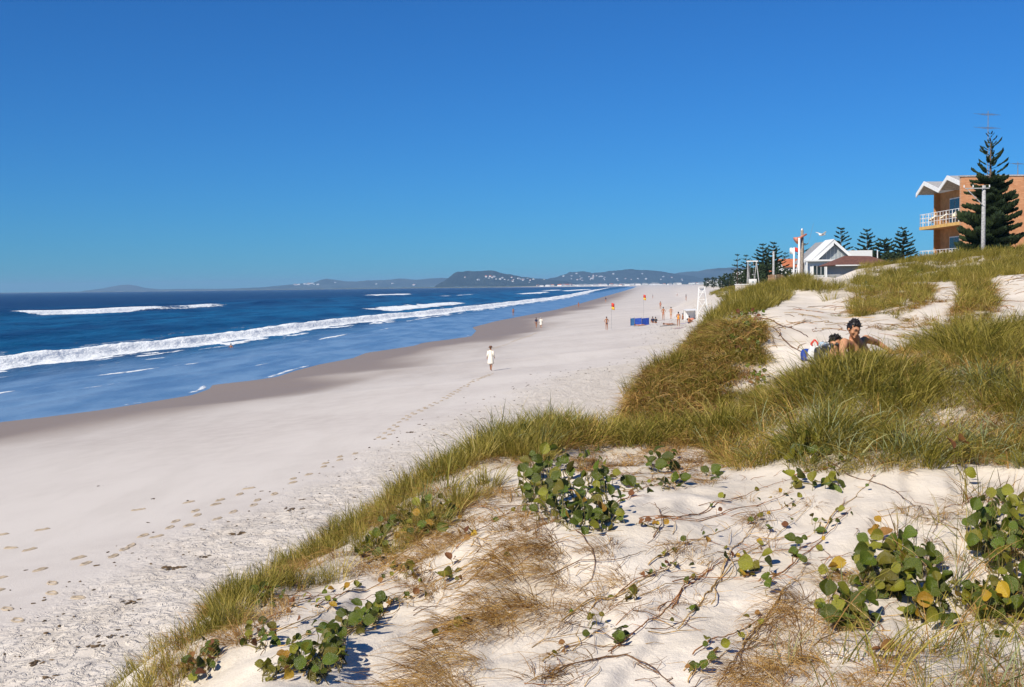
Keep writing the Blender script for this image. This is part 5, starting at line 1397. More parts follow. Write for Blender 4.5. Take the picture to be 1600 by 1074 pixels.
# swing frame
g0 = at(1175, 447, 108); gg = gz(g0.x, 108)
t = empty('swing_frame', (g0.x, 108, gg), 0, label='white A-frame swing stand on the dune in front of the pines', category='swing')
topz = at(1175, 409, 108).z - gg
xs_ = [(p - 1175) * 108 / F for p in (1163.5, 1169, 1175.5, 1177, 1182, 1188.5)]
for k, (xa, xt, yy_) in enumerate(((xs_[0], xs_[1], -0.6), (xs_[2], xs_[1], 0.9), (xs_[3], xs_[4], 0.9), (xs_[5], xs_[4], -0.9))):
    bm = nb(); mb_tube(bm, [(xa, yy_, -0.9), (xt, 0, topz)], [0.05, 0.045], 6); fin(bm, 'leg', P_GREYW, t)
bm = nb(); mb_box(bm, ((xs_[1] + xs_[4]) / 2, 0, topz + 0.04), (xs_[4] - xs_[1] + 0.3, 0.09, 0.1)); fin(bm, 'top_beam', P_WHITE, t)
for s_ in (-0.2, 0.12):
    bm = nb(); mb_tube(bm, [((xs_[1] + xs_[4]) / 2 + s_, 0, topz), ((xs_[1] + xs_[4]) / 2 + s_ * 1.3, 0, topz - 1.7)], 0.014, 4); fin(bm, 'chain', P_GREYW, t)
bm = nb(); mb_box(bm, ((xs_[1] + xs_[4]) / 2 - .05, 0, topz - 1.7), (0.5, 0.2, 0.03)); fin(bm, 'seat', P_WOOD, t)
# sign board with round mark
B = at(1176, 441.5, 104)
t = empty('sign_board', (B.x, 104, B.z - 0.5), 0, label='square white sign board with a small dark round mark under the swing frame', category='sign')
bm = nb(); mb_box(bm, (0, 0, 0.5), (0.72, 0.06, 0.62)); fin(bm, 'board', P_WHITE, t)
for s_ in (-0.3, 0.3):
    bm = nb(); mb_box(bm, (s_, 0.07, -0.1), (0.07, 0.07, 1.6)); fin(bm, 'post', P_GREYW, t)
bm = nb(); bmesh.ops.create_cone(bm, segments=12, radius1=0.11, radius2=0.11, depth=0.012, cap_ends=True, matrix=Matrix.Translation((0.03, -0.037, 0.52)) @ Matrix.Rotation(R(90), 4, 'X')); fin(bm, 'round_mark', P_GREY, t)
# low wall
B = at(1158, 455, 100); B1 = at(1149, 445.5, 100); B2 = at(1170, 445.5, 100)
t = empty('low_wall', (B1.x, 100, B.z - 0.6), 0, label='low pale rendered wall on the dune edge left of the swing frame', category='wall')
bm = nb(); mb_box(bm, ((B2.x - B1.x) / 2, 0, (B1.z - B.z + 0.6) / 2), (B2.x - B1.x, 0.2, B1.z - B.z + 0.6)); fin(bm, 'render', paint('pale_render', (0.62, 0.55, 0.47), 0.9, 0.1, 3), t)
bm = nb(); mb_box(bm, ((B2.x - B1.x) / 2, 0, B1.z - B.z + 0.64), (B2.x - B1.x + .1, 0.28, 0.07)); fin(bm, 'coping', P_WHITE, t)
# paling fence
A_ = at(1201, 440, 92); Bq = at(1217, 440, 92); gg = at(1208, 446, 92).z - 0.4; zt = at(1208, 429.5, 92).z
t = empty('paling_fence', (A_.x, 92, gg), 0, label='short brown timber paling fence below the bare grey pole', category='fence')
me0 = None; np_ = 9
for k in range(np_):
    if me0 is None:
        bm = nb(); mb_box(bm, (0, 0, (zt - gg) / 2), (0.085, 0.025, zt - gg)); o = fin(bm, 'plank', paint('brown_paling', (0.36, 0.22, 0.12), 0.85, 0.3, 6), t); me0 = o.data
    else: o = link(me0, 'plank', None, t)
    o.location = (k * (Bq.x - A_.x) / (np_ - 1), random.uniform(-0.01, 0.01), random.uniform(-0.03, 0.03))
for zr in (0.35, 0.75):
    bm = nb(); mb_box(bm, ((Bq.x - A_.x) / 2, 0.04, (zt - gg) * zr), (Bq.x - A_.x + .1, 0.04, 0.07)); fin(bm, 'rail', P_WOOD, t)
A_ = at(1218, 440, 90); Bq = at(1240, 440, 96); zt = at(1228, 430, 93).z; gg = zt - 1.3
t = empty('brush_fence', (A_.x, 91, gg), math.atan2(5, Bq.x - A_.x), label='rough brown brush fence between the paling fence and the flagpole', category='fence')
bm = nb()
for k in range(150):
    x_ = random.uniform(0, 2.2); mb_tube(bm, [(x_, random.gauss(0, .05), 0), (x_ + random.gauss(0, .06), random.gauss(0, .06), random.uniform(1.0, 1.38))], 0.014, 3, False)
fin(bm, 'brushwood', paint('brushwood', (0.30, 0.20, 0.11), 0.9, 0.3, 6), t, kind='stuff')
for k in range(4):
    bm = nb(); mb_tube(bm, [(0.05 + k * .7, 0.08, -0.2), (0.05 + k * .7, 0.08, 1.3)], 0.05, 6); fin(bm, 'post', P_WOOD, t)
# gull
B = at(1284, 367, 60)
t = empty('seagull', B, R(25), label='white gull gliding in the blue sky above the white gable', category='bird')
bm = nb()
prof = [(-.2, .012), (-.16, .045), (-.06, .07), (.05, .062), (.14, .035), (.2, .04), (.235, .03), (.27, .006)]
mb_tube(bm, [(a, 0, 0.012 * math.sin(a * 6)) for a, _ in prof], [r for _, r in prof], 8)
for s_ in (-1, 1):
    pts_ = [(0.07, 0.03, 0.02), (0.10, 0.20, 0.10), (0.0, 0.36, 0.16), (-0.10, 0.38, 0.15), (-0.06, 0.20, 0.09), (-0.08, 0.03, 0.02)]
    up_ = [bm.verts.new((x, s_ * y, z)) for x, y, z in pts_]; dn_ = [bm.verts.new((x, s_ * y, z - .012)) for x, y, z in pts_]
    bm.faces.new((up_[0], up_[1], up_[4], up_[5])); bm.faces.new(up_[1:5]); bm.faces.new((dn_[5], dn_[4], dn_[1], dn_[0])); bm.faces.new(dn_[4:0:-1])
    for i in range(6): bm.faces.new((up_[i], dn_[i], dn_[(i + 1) % 6], up_[(i + 1) % 6]))
fan = [bm.verts.new(p) for p in ((-.17, .03, 0), (-.32, .07, -.01), (-.32, -.07, -.01), (-.17, -.03, 0))]; bm.faces.new(fan)
fin(bm, 'body', P_WHITE, t, True)

# ------------------------------------------------------------------ houses scattered over the far hills and shore
bm = nb(); mb_box(bm, (0, 0, 2.5), (11, 9, 5.2))
me_w = bpy.data.meshes.new('wall'); bm.to_mesh(me_w); bm.free(); me_w.materials.append(P_WHITE)
bm = nb()
v = [bm.verts.new(p) for p in ((-6, -5, 5.1), (6, -5, 5.1), (6, 5, 5.1), (-6, 5, 5.1), (-3, 0, 8), (3, 0, 8))]
for f in ((0, 1, 5, 4), (2, 3, 4, 5), (1, 2, 5), (3, 0, 4), (3, 2, 1, 0)): bm.faces.new([v[i] for i in f])
me_r = [bpy.data.meshes.new('roof') for _ in range(2)]
for q, mt in zip(me_r, (R_GREY, R_ORANGE)): bm.to_mesh(q); q.materials.append(mt)
bm.free()
dg = bpy.context.evaluated_depsgraph_get()
def hill_bvh(nm):
    o = bpy.data.objects[nm]; return BVHTree.FromObject(o, dg)
HB = {k: hill_bvh(k) for k in ('headland_hill', 'coastal_hills', 'inland_hills', 'far_headland_hills', 'distant_point_hill')}
def far_house(px, py, bv, s_, grp, label, spread=1):
    d = ray(px, py).normalized(); hit_, nn_, _, dist = HB[bv].ray_cast(Vector((0, 0, CAMZ)), d)
    if hit_ is None: return
    t = empty('far_house', hit_ + Vector((0, 0, -1)), random.uniform(-.6, .6), label=label, category='house', group=grp)
    t.scale = (s_ * spread, s_, s_)
    link(me_w, 'wall', None, t); link(random.choice(me_r + [me_r[0]]), 'roof', None, t)
for _ in range(26):
    px = random.gauss(785, 24); py = random.uniform(433, 440) + (px - 782) * 0.045
    far_house(px, py, 'headland_hill', random.uniform(0.8, 1.6), 'tiny houses at the foot of the dark headland', 'tiny pale house at the foot of the dark headland across the bay')
for _ in range(38):
    px = random.uniform(870, 1075); py = random.uniform(428, 439)
    if random.random() < 0.5: px = random.gauss(915, 18); py = random.uniform(431, 438)
    far_house(px, py, 'coastal_hills', random.uniform(0.8, 1.7), 'tiny houses over the coastal hills', 'tiny pale house dotted on the coastal hills right of the headland')
for _ in range(26):
    px = random.uniform(450, 690); py = random.uniform(442, 446)
    if random.random() < 0.5: px = random.gauss(475, 12); py = 443 + random.random() * 3
    far_house(px, py, 'far_headland_hills', random.uniform(1.1, 2.2), 'tiny houses on the faint far headland', 'tiny pale speck of a house on the faint far headland', 1.4)
for _ in range(34):
    Y = random.uniform(1200, 3600); px = random.uniform(1000, 1128); x_ = (px - 800) / F * Y
    if x_ - float(Xe(Y)) < 10: continue
    t = empty('far_house', (x_, Y, gz(x_, Y) - 0.3), random.uniform(-.6, .6), label='tiny pale house behind the far end of the beach', category='house', group='tiny houses behind the far end of the beach')
    s_ = random.uniform(0.8, 1.5); t.scale = (s_ * 1.2, s_, s_)
    link(me_w, 'wall', None, t); link(random.choice(me_r), 'roof', None, t)
for _ in range(90):
    Y = random.uniform(4300, 6400); px = random.uniform(835, 1125); x_ = (px - 800) / F * Y
    if x_ - float(Xw(Y)) < 70: continue
    t = empty('far_house', (x_, Y, gz(x_, Y) - 0.3), random.uniform(-.6, .6), label='tiny pale building low along the far shore under the hills', category='house', group='tiny buildings low along the far shore')
    s_ = random.uniform(0.6, 1.25); t.scale = (s_ * 1.8, s_, s_)
    link(me_w, 'wall', None, t); link(random.choice(me_r + [me_r[0]]), 'roof', None, t)
# wood on the flat land behind the far beach
bm = nb(); rr_ = random.Random(5)
for _ in range(2600):
    Y = 380 * (10 ** rr_.random()); px = rr_.uniform(1010, 1400) ; x_ = (px - 800) / F * Y
    if x_ - float(Xe(Y)) < 14 + Y * 0.006: continue
    s_ = rr_.uniform(2.5, 6.5) * (1 + Y / 5000); z_ = 4.5
    spindle(bm, Vector((x_, Y, z_ - 1)), Vector((rr_.gauss(0, .2), rr_.gauss(0, .2), 1)), s_ * 1.5, s_ * 0.7, rr_)
fin(bm, 'far_wood', M_HILL, kind='stuff', label='dark tree belt behind the far beach', category='trees')
# ------------------------------------------------------------------ people
STAND = dict(pelvis=((0, 0, .93), (.135, .10)), spine=((0, 0, 1.10), (.115, .085)), chest=((0, 0, 1.29), (.145, .10)), nbase=((0, 0.01, 1.43), (.075, .06)), neck=((0, 0, 1.49), (.05, .05)),
             head=((0, -.02, 1.58), (.072, .088)), crown=((0, 0, 1.66), (.06, .07)),
             shL=((.155, 0, 1.40), .052), elL=((.21, .02, 1.13), .036), wrL=((.225, -.06, .90), .026), haL=((.22, -.09, .81), .03),
             shR=((-.155, 0, 1.40), .052), elR=((-.21, .02, 1.13), .036), wrR=((-.225, -.06, .90), .026), haR=((-.22, -.09, .81), .03),
             hiL=((.085, 0, .88), .085), knL=((.10, -.01, .49), .054), anL=((.10, .02, .09), .034), toL=((.11, -.13, .035), .03),
             hiR=((-.085, 0, .88), .085), knR=((-.10, -.01, .49), .054), anR=((-.10, .02, .09), .034), toR=((-.11, -.13, .035), .03))
EDG = [('pelvis', 'spine'), ('spine', 'chest'), ('chest', 'nbase'), ('nbase', 'neck'), ('neck', 'head'), ('head', 'crown'), ('chest', 'shL'), ('shL', 'elL'), ('elL', 'wrL'), ('wrL', 'haL'), ('chest', 'shR'), ('shR', 'elR'), ('elR', 'wrR'), ('wrR', 'haR'),
       ('pelvis', 'hiL'), ('hiL', 'knL'), ('knL', 'anL'), ('anL', 'toL'), ('pelvis', 'hiR'), ('hiR', 'knR'), ('knR', 'anR'), ('anR', 'toR')]
def pose(**kw):
    d = dict(STAND)
    for k, v in kw.items():
        d[k] = (v, STAND[k][1]) if not isinstance(v[0], tuple) else v
    return d
def skin_mesh(J, E, subs=1, root=None, grow=0.0):
    me = bpy.data.meshes.new('body'); names = list(J)
    me.from_pydata([J[k][0] for k in names], [(names.index(a), names.index(b)) for a, b in E], [])
    o = bpy.data.objects.new('body_tmp', me); COL.objects.link(o)
    sk = o.modifiers.new('skin', 'SKIN'); sk.use_smooth_shade = True
    if not me.skin_vertices: 
        bpy.context.view_layer.objects.active = o
    sv = me.skin_vertices[0].data if me.skin_vertices else None
    if sv is None:
        bpy.context.view_layer.update()
        sv = me.skin_vertices[0].data
    for i, k in enumerate(names):
        r = J[k][1]; r = r if isinstance(r, tuple) else (r, r)
        sv[i].radius = (r[0] + grow, r[1] + grow)
        sv[i].use_root = (k == (root or names[0]))
    if subs: 
        sb = o.modifiers.new('sub', 'SUBSURF'); sb.levels = subs; sb.render_levels = subs
    bpy.context.view_layer.update()
    dg = bpy.context.evaluated_depsgraph_get()
    res = bpy.data.meshes.new_from_object(o.evaluated_get(dg))
    bpy.data.objects.remove(o)
    res.polygons.foreach_set('use_smooth', [True] * len(res.polygons))
    return res
WALK = pose(knL=(.09, -.14, .50), anL=(.09, -.22, .10), toL=(.09, -.36, .05), knR=(-.09, .04, .49), anR=(-.09, .24, .14), toR=(-.10, .14, .04), wrL=(.24, .06, .90), haL=(.24, .08, .81), elL=(.21, .05, 1.13), wrR=(-.23, -.16, .92), haR=(-.22, -.21, .85))
SIT = pose(pelvis=(0, 0, .12), spine=(0, -.02, .30), chest=(0, -.05, .48), nbase=(0, -.07, .62), neck=(0, -.08, .68), head=(0, -.11, .77), crown=(0, -.09, .85), shL=(.155, -.05, .58), elL=(.24, -.18, .36), wrL=(.16, -.34, .36), haL=(.12, -.42, .36), shR=(-.155, -.05, .58), elR=(-.24, -.18, .36), wrR=(-.16, -.34, .36), haR=(-.12, -.42, .36),
           hiL=(.09, -.03, .11), knL=(.13, -.42, .40), anL=(.12, -.70, .08), toL=(.12, -.86, .04), hiR=(-.09, -.03, .11), knR=(-.13, -.42, .36), anR=(-.12, -.72, .08), toR=(-.12, -.88, .04))
LIE = pose(pelvis=(0, 0, .11), spine=(0, .18, .12), chest=(0, .37, .14), nbase=(0, .51, .14), neck=(0, .57, .15), head=(0, .66, .18), crown=(0, .74, .18), shL=(.155, .47, .12), elL=(.28, .60, .06), wrL=(.12, .74, .05), haL=(.06, .78, .05), shR=(-.155, .47, .12), elR=(-.25, .25, .05), wrR=(-.24, .02, .05), haR=(-.24, -.07, .05),
           hiL=(.085, -.05, .11), knL=(.10, -.44, .10), anL=(.10, -.83, .06), toL=(.11, -.95, .06), hiR=(-.085, -.05, .11), knR=(-.12, -.44, .16), anR=(-.10, -.83, .06), toR=(-.11, -.95, .06))
BEND = pose(chest=(0, -.10, 1.25), nbase=(0, -.20, 1.36), neck=(0, -.24, 1.40), head=(0, -.30, 1.47), crown=(0, -.30, 1.55), spine=(0, -.02, 1.10), shL=(.155, -.15, 1.33), shR=(-.155, -.15, 1.33), elL=(.22, -.25, 1.08), wrL=(.14, -.40, 1.0), haL=(.1, -.46, 1.0), elR=(-.22, -.2, 1.08), wrR=(-.2, -.3, .86), haR=(-.2, -.34, .8))
AKIM = pose(elL=(.33, .03, 1.16), wrL=(.19, -.05, 1.0), haL=(.15, -.07, .98), elR=(-.33, .03, 1.16), wrR=(-.19, -.05, 1.0), haR=(-.15, -.07, .98))
def sub(J, keys, grow=0.012, extra=None):
    d = {k: (J[k][0], tuple(x + grow for x in (J[k][1] if isinstance(J[k][1], tuple) else (J[k][1], J[k][1])))) for k in keys}
    if extra: d.update(extra)
    return d, [(a, b) for a, b in EDG if a in d and b in d]
def cap(mesh_name, c, r, mat, par, back=(0, 0.02, 0.015)):
    bm = nb(); m_ = Matrix.Translation(Vector(c) + Vector(back)) @ Matrix.Diagonal((r * 1.0, r * 1.12, r * 1.05, 1))
    bmesh.ops.create_uvsphere(bm, u_segments=12, v_segments=8, radius=1.0, matrix=m_)
    return fin(bm, mesh_name, mat, par, True)
def lerp(a, b, t_): return tuple(a[i] + (b[i] - a[i]) * t_ for i in range(3))
def person(px, py, head, J, label, skin=P_SKIN2, hair=P_HAIR, wear=None, hat=None, Yfix=None, hpx=None, group=None, z_off=0.0, long_hair=False):
    g = hit(px, py, 45) if Yfix is None else at(px, py, Yfix)
    if Yfix is not None: g.z = gz(g.x, g.y)
    g.z += z_off
    t = empty('person', g, head, label=label, category='person')
    if group: t['group'] = group
    if hpx:
        s_ = hpx * g.y / F / 1.72; s_ = min(1.25, max(0.78, s_)); t.scale = (s_, s_, s_)
    link(skin_mesh(J, EDG, 1, 'pelvis'), 'body', skin, t)
    hc = Vector(J['head'][0]) * 0.45 + Vector(J['crown'][0]) * 0.55
    bk_ = Vector((0, 0.022, 0.012))
    cap('hair', hc, 0.092, hair, t, bk_)
    if hat: 
        bm = nb(); mb_tube(bm, [hc + Vector((0, 0, .02)), hc + Vector((0, 0, .035)), hc + Vector((0, 0, .05)), hc + Vector((0, 0, .12))], [0.19, 0.17, 0.11, 0.085], 14); fin(bm, 'hat', hat, t, True)
    for w_, mat in (wear or []):
        if w_ == 'trunks':
            hl = ('hiL', 'hiR'); d, e_ = sub(J, ('pelvis', 'hiL', 'hiR'), 0.014, None)
            for s_ in 'LR':
                a, b_ = J['hi' + s_][0], J['kn' + s_][0]
                d['th' + s_] = (lerp(a, b_, 0.38), (.082, .082)); e_.append(('hi' + s_, 'th' + s_))
            d['wa'] = (lerp(J['pelvis'][0], J['spine'][0], 0.35), (.135, .105)); e_.append(('pelvis', 'wa'))
            link(skin_mesh(d, e_, 1, 'pelvis'), 'swim_trunks', mat, t)
        elif w_ == 'suit':
            d, e_ = sub(J, ('pelvis', 'spine', 'chest', 'hiL', 'hiR'), 0.012)
            link(skin_mesh(d, e_, 1, 'pelvis'), 'swimsuit', mat, t)
        elif w_ == 'top':
            d, e_ = sub(J, ('chest', 'spine'), 0.01); link(skin_mesh(d, e_, 1, 'spine'), 'top', mat, t)
        elif w_ == 'shirt':
            d, e_ = sub(J, ('pelvis', 'spine', 'chest', 'nbase', 'shL', 'shR', 'elL', 'elR'), 0.016); link(skin_mesh(d, e_, 1, 'pelvis'), 'shirt', mat, t)
        elif w_ == 'trousers':
            d, e_ = sub(J, ('pelvis', 'hiL', 'knL', 'anL', 'hiR', 'knR', 'anR'), 0.018); link(skin_mesh(d, e_, 1, 'pelvis'), 'trousers', mat, t)
        elif w_ == 'dress':
            c0 = J['pelvis'][0]; kz = (J['knL'][0][2] + J['knR'][0][2]) / 2
            bm = nb(); mb_tube(bm, [(0, 0, 1.44), (0, 0, 1.36), (0, 0, 1.12), (0, 0, .95), (0, .01, .75), (0, .02, .56), (0, .02, .50)], [0.10, 0.165, 0.145, 0.175, 0.20, 0.225, 0.22], 14)
            for q in bm.verts: q.co.y *= 0.80; q.co.x += 0.012 * math.sin(q.co.z * 23 + q.co.y * 30)
            fin(bm, 'dress', mat, t, True)
            for s_ in 'LR':
                a, b_, c_ = J['sh' + s_][0], J['el' + s_][0], J['wr' + s_][0]
                bm = nb(); mb_tube(bm, [a, b_, lerp(b_, c_, 0.6)], [0.07, 0.058, 0.05], 8); fin(bm, 'sleeve', mat, t, True)
    return t
person(767, 580, R(165), WALK, 'woman in a white dress walking alone along the open beach', P_SKIN2, P_BHAIR, [('dress', P_DRESS)], P_BHAIR, hpx=39)
person(838, 513, R(160), WALK, 'person in dark clothes walking beside one in white near the water', P_SKIN2, P_HAIR, [('shirt', P_NAVY), ('trunks', P_NAVY)], hpx=16.5)
person(845.5, 513, R(175), WALK, 'person in white walking beside one in dark clothes near the water', P_SKIN, P_GREYW, [('dress', P_DRESS)], hpx=17)
person(948, 516, R(20), AKIM, 'bather in dark trunks with hands on hips left of the near flag', P_SKIN2, P_HAIR, [('trunks', P_NAVY)], hpx=21)
person(802, 494, R(180), STAND, 'lone paddler standing in the shallows left of the beach flags', P_SKIN2, P_HAIR, [('trunks', P_NAVY)], hpx=13)
person(946.5, 473, R(180), STAND, 'dark-suited figure at the far water edge', P_SKIN, P_HAIR, [('shirt', P_NAVY), ('trunks', P_NAVY)], hpx=10)
person(904, 481, R(180), STAND, 'small reddish figure on wet sand by the breakers', P_SKIN2, P_BHAIR, [('trunks', P_RED)], hpx=9)
person(1036.5, 500, R(150), AKIM, 'tanned bather standing right of the blue windbreak', P_SKIN2, P_HAIR, [('trunks', P_HORN)], hpx=20)
person(1048.5, 499, R(200), AKIM, 'bather with elbow out standing second right of the blue windbreak', P_SKIN, P_HAIR, [('trunks', P_CREAM)], hpx=19)
person(1032, 483, R(180), STAND, 'dark tanned figure standing further off behind the standing pair', P_SKIN2, P_BHAIR, [('suit', P_HORN)], hpx=12)
person(1060, 510, R(170), BEND, 'sunbather in an orange swimsuit bending over a towel', P_SKIN2, P_HAIR, [('suit', P_ORSW), ('trunks', P_ORSW)], hpx=24)
person(1066, 500, R(60), SIT, 'dark-haired sitter in pink just behind the orange swimsuit', P_SKIN2, P_HAIR, [('top', P_PINK)])
person(1076, 506, R(120), SIT, 'bather sitting with knees up at the foot of the grassy dune', P_SKIN2, P_HAIR, [('trunks', P_NAVY)])
person(1045, 508, R(110), LIE, 'sunbather lying flat left of the orange swimsuit', P_SKIN2, P_BHAIR, [('trunks', P_NAVY)])
person(1020, 505, R(185), SIT, 'first of two dark heads sitting right of the blue windbreak', P_SKIN2, P_HAIR, [('shirt', P_NAVY)], hpx=None)
person(1024.5, 505.5, R(175), SIT, 'second dark head sitting beside the first right of the windbreak', P_SKIN2, P_HAIR, [('shirt', P_DARK)])
person(1000, 509.5, R(100), LIE, 'pale sunbather lying in the shelter of the blue windbreak', P_SKIN, P_BHAIR, [('trunks', P_WHITE)])
person(1072, 470, R(100), STAND, 'distant person on the sand left of the white lookout chair', P_SKIN2, P_HAIR, [('shirt', P_NAVY), ('trunks', P_NAVY)])
person(1058, 463, R(100), STAND, 'tiny far stroller on the upper beach before the lookout chair', P_SKIN2, P_HAIR, [('shirt', P_WHITE), ('trunks', P_NAVY)])
person(1020, 467, R(100), STAND, 'tiny far stroller in the middle of the distant beach', P_SKIN2, P_HAIR, [('shirt', P_NAVY), ('trunks', P_NAVY)])
# swimmer, waist deep in front of the breaker
B = at(361, 545, 153)
t = person(361, 545, R(170), AKIM, 'bather standing waist deep just inside the breaking wave', P_SKIN2, P_HAIR, [('trunks', P_NAVY)], Yfix=153)
t.location = (B.x, 153, -1.0)

# ------------------------------------------------------------------ beach things
def beach_flag(px, py, h_px, label):
    g = hit(px, py, 60); H_ = h_px * g.y / F
    t = empty('beach_flag', g, 0, label=label, category='flag', group='red and yellow bathing flags')
    bm = nb(); mb_tube(bm, [(0, 0, -.2), (0, 0, H_)], [0.035, 0.025], 6); fin(bm, 'pole', P_GREYW, t)
    fl = cloth('flag', -0.02, 0.42, H_ - 0.50, H_ - 0.01, P_RED, t, 0.3, 0.1)
    cloth('yellow_half', 0.05, 0.44, H_ - 0.88, H_ - 0.505, P_YEL, fl, 0.3, 0.1)
beach_flag(955.5, 514, 40, 'nearer red and yellow bathing flag right of the bather in dark trunks')
beach_flag(1005.5, 499, 38, 'further red and yellow bathing flag behind the blue windbreak')
g = hit(1000, 509, 60); k_ = g.y / F
t = empty('windbreak', g, 0, label='long dark blue canvas windbreak staked on the beach', category='windbreak')
for xa, xb, ya, yb, mt, nm in ((-15, -8, 0.0, 0.5, P_LBLUE, 'panel'), (-8, 3, 0.5, 0.2, P_BLUE, 'panel'), (3, 15, 0.2, 0.45, P_BLUE, 'panel')):
    q = [Vector((xa * k_, ya, 0.0)), Vector((xb * k_, yb, 0.0)), Vector((xb * k_, yb, 12.0 * k_)), Vector((xa * k_, ya, 11.2 * k_))]
    bm = nb(); a = [bm.verts.new(p) for p in q]; b_ = [bm.verts.new(p + Vector((0, .02, 0))) for p in q]
    bm.faces.new(a); bm.faces.new(b_[::-1])
    for i in range(4): bm.faces.new((a[i], b_[i], b_[(i + 1) % 4], a[(i + 1) % 4]))
    fin(bm, nm, mt, t)
for xa, ya in ((-15, 0), (-8, .5), (3, .2), (15, .45)):
    bm = nb(); mb_tube(bm, [(xa * k_, ya - .03, -.1), (xa * k_, ya - .03, 13 * k_)], 0.02, 5); fin(bm, 'stake', P_WOOD, t)
def towel(px, py, w_, l_, rz, mat, label, stripes=None):
    g = hit(px, py, 12 if py > 550 else 60); t = empty('beach_towel', g, rz, label=label, category='towel', group='towels on the beach')
    bm = nb(); nx_ = 8; ny_ = 8; V_ = []
    for i in range(nx_ + 1):
        for j in range(ny_ + 1):
            lx = (i / nx_ - .5) * w_; ly = (j / ny_ - .5) * l_; X_ = g.x + lx * math.cos(rz) - ly * math.sin(rz); Y_3 = g.y + lx * math.sin(rz) + ly * math.cos(rz)
            V_.append(bm.verts.new((lx, ly, gz(X_, Y_3) - g.z + 0.025 + 0.012 * math.sin(lx * 9 + ly * 7))))
    for i in range(nx_):
        for j in range(ny_): bm.faces.new((V_[i * 9 + j], V_[(i + 1) * 9 + j], V_[(i + 1) * 9 + j + 1], V_[i * 9 + j + 1]))
    bmesh.ops.solidify(bm, geom=list(bm.faces), thickness=0.012)
    fin(bm, 'cloth', mat, t, True)
def stripemat(name, a, b_, sc):
    m, n, b = new_mat(name); tc = N(n, 'ShaderNodeTexCoord').outputs['Object']
    w = N(n, 'ShaderNodeTexWave', bands_direction='Y'); w.inputs['Scale'].default_value = sc; n.links.new(tc, w.inputs['Vector'])
    n.links.new(mixc(n, maprange(n, w.outputs[1], 0.45, 0.55), a, b_), b.inputs['Base Color']); b.inputs['Roughness'].default_value = 0.9
    return m
towel(1062, 513, 1.0, 2.0, 0.3, stripemat('striped_towel', (0.75, 0.70, 0.70), (0.45, 0.12, 0.14), 1.6), 'striped towel beneath the orange swimsuit')
towel(1069, 506, 1.0, 1.8, 0.2, P_LILAC, 'lilac towel between the orange swimsuit and the dune')
towel(1044, 509, 0.9, 2.0, 1.3, P_NAVY, 'dark towel under the flat sunbather')
towel(1030, 501, 0.8, 1.6, 1.2, P_PINK, 'pink towel left of the standing pair')
towel(1000, 510, 0.9, 1.9, 1.4, P_WHITE, 'white towel in front of the blue windbreak')
# white sheltered stall / canvas shade beside the lookout chair
g = at(1079, 493, 142); g.z = gz(g.x, 142); k_ = 142 / F
t = empty('shade_tent', g, 0, label='small white canvas beach shelter with dark things inside below the lookout chair', category='tent')
x0_, x1_ = -9 * k_, 9 * k_
slab('canvas_roof', [(x0_, -.6, 1.25), (x1_, -.6, 1.3), (x1_, .9, 1.45), (x0_, .9, 1.4)], 0.03, (0, 0, 0), P_WHITE, t)
slab('back_wall', [(x0_, .9, 0), (x1_, .9, 0), (x1_, .92, 1.4), (x0_, .92, 1.36)], 0.03, (0, 0, 0), P_WHITE, t)
for xa, ya in ((x0_, -.6), (x1_, -.6), (x0_, .88), (x1_, .88)):
    bm = nb(); mb_tube(bm, [(xa, ya, -.2), (xa, ya, 1.3)], 0.02, 5); fin(bm, 'pole', P_GREYW, t)
for i, (xa, s_, mt, lab) in enumerate(((-0.3, .28, P_DARK, 'dark bag in the mouth of the white shelter'), (0.15, .34, P_HORN, 'reddish bundle in the mouth of the white shelter'), (0.5, .26, P_NAVY, 'navy bag at the right side of the white shelter'))):
    bm = nb(); m_ = Matrix.Translation((0, 0, s_ * .5)) @ Matrix.Diagonal((s_, s_ * .6, s_ * .55, 1)); bmesh.ops.create_icosphere(bm, subdivisions=2, radius=1, matrix=m_)
    for q in bm.verts: q.co += Vector((random.gauss(0, .015), random.gauss(0, .015), random.gauss(0, .015)))
    fin(bm, 'beach_bag', mt, loc=g + Vector((xa, -0.3, 0)), smooth=True, label=lab, category='bag', group='bags at the white shelter')
# lifeguard lookout chair
g = at(1097, 489, 132); g.z = gz(g.x, 132); k_ = 132 / F; Ht = at(1095, 449, 132).z - g.z
t = empty('lookout_chair', g, 0, label='tall white timber lifeguard lookout chair with crossed braces', category='lookout chair')
legs = [((-9 * k_, -.7), (-5.5 * k_, -.3)), ((9 * k_, -.7), (3 * k_, -.3)), ((-7 * k_, .9), (-4.5 * k_, .3)), ((11 * k_, .9), (4 * k_, .3))]
def LP(i, f):
    a, b_ = legs[i]; return Vector((a[0] + (b_[0] - a[0]) * f, a[1] + (b_[1] - a[1]) * f, Ht * f))
for i in range(4):
    bm = nb(); mb_tube(bm, [LP(i, -0.08), LP(i, 1.0)], 0.055, 4); fin(bm, 'leg', P_WHITE, t)
for (i, fa_, j, fb_) in ((0, .18, 1, .18), (0, .62, 1, .62), (0, .18, 1, .6), (1, .18, 0, .6), (0, .62, 1, .95), (2, .2, 3, .2), (1, .2, 3, .6), (3, .2, 1, .6), (0, .2, 2, .6), (0, .88, 1, .88)):
    bm = nb(); mb_tube(bm, [LP(i, fa_), LP(j, fb_)], 0.04, 4); fin(bm, 'brace', P_WHITE, t)
bm = nb(); mb_box(bm, (-1 * k_, 0, Ht * .84), (9.5 * k_, .75, .06)); fin(bm, 'platform', P_WHITE, t)
bm = nb(); mb_box(bm, (-1 * k_, .28, Ht * .93), (8.8 * k_, .05, .22)); fin(bm, 'backrest', P_WHITE, t)
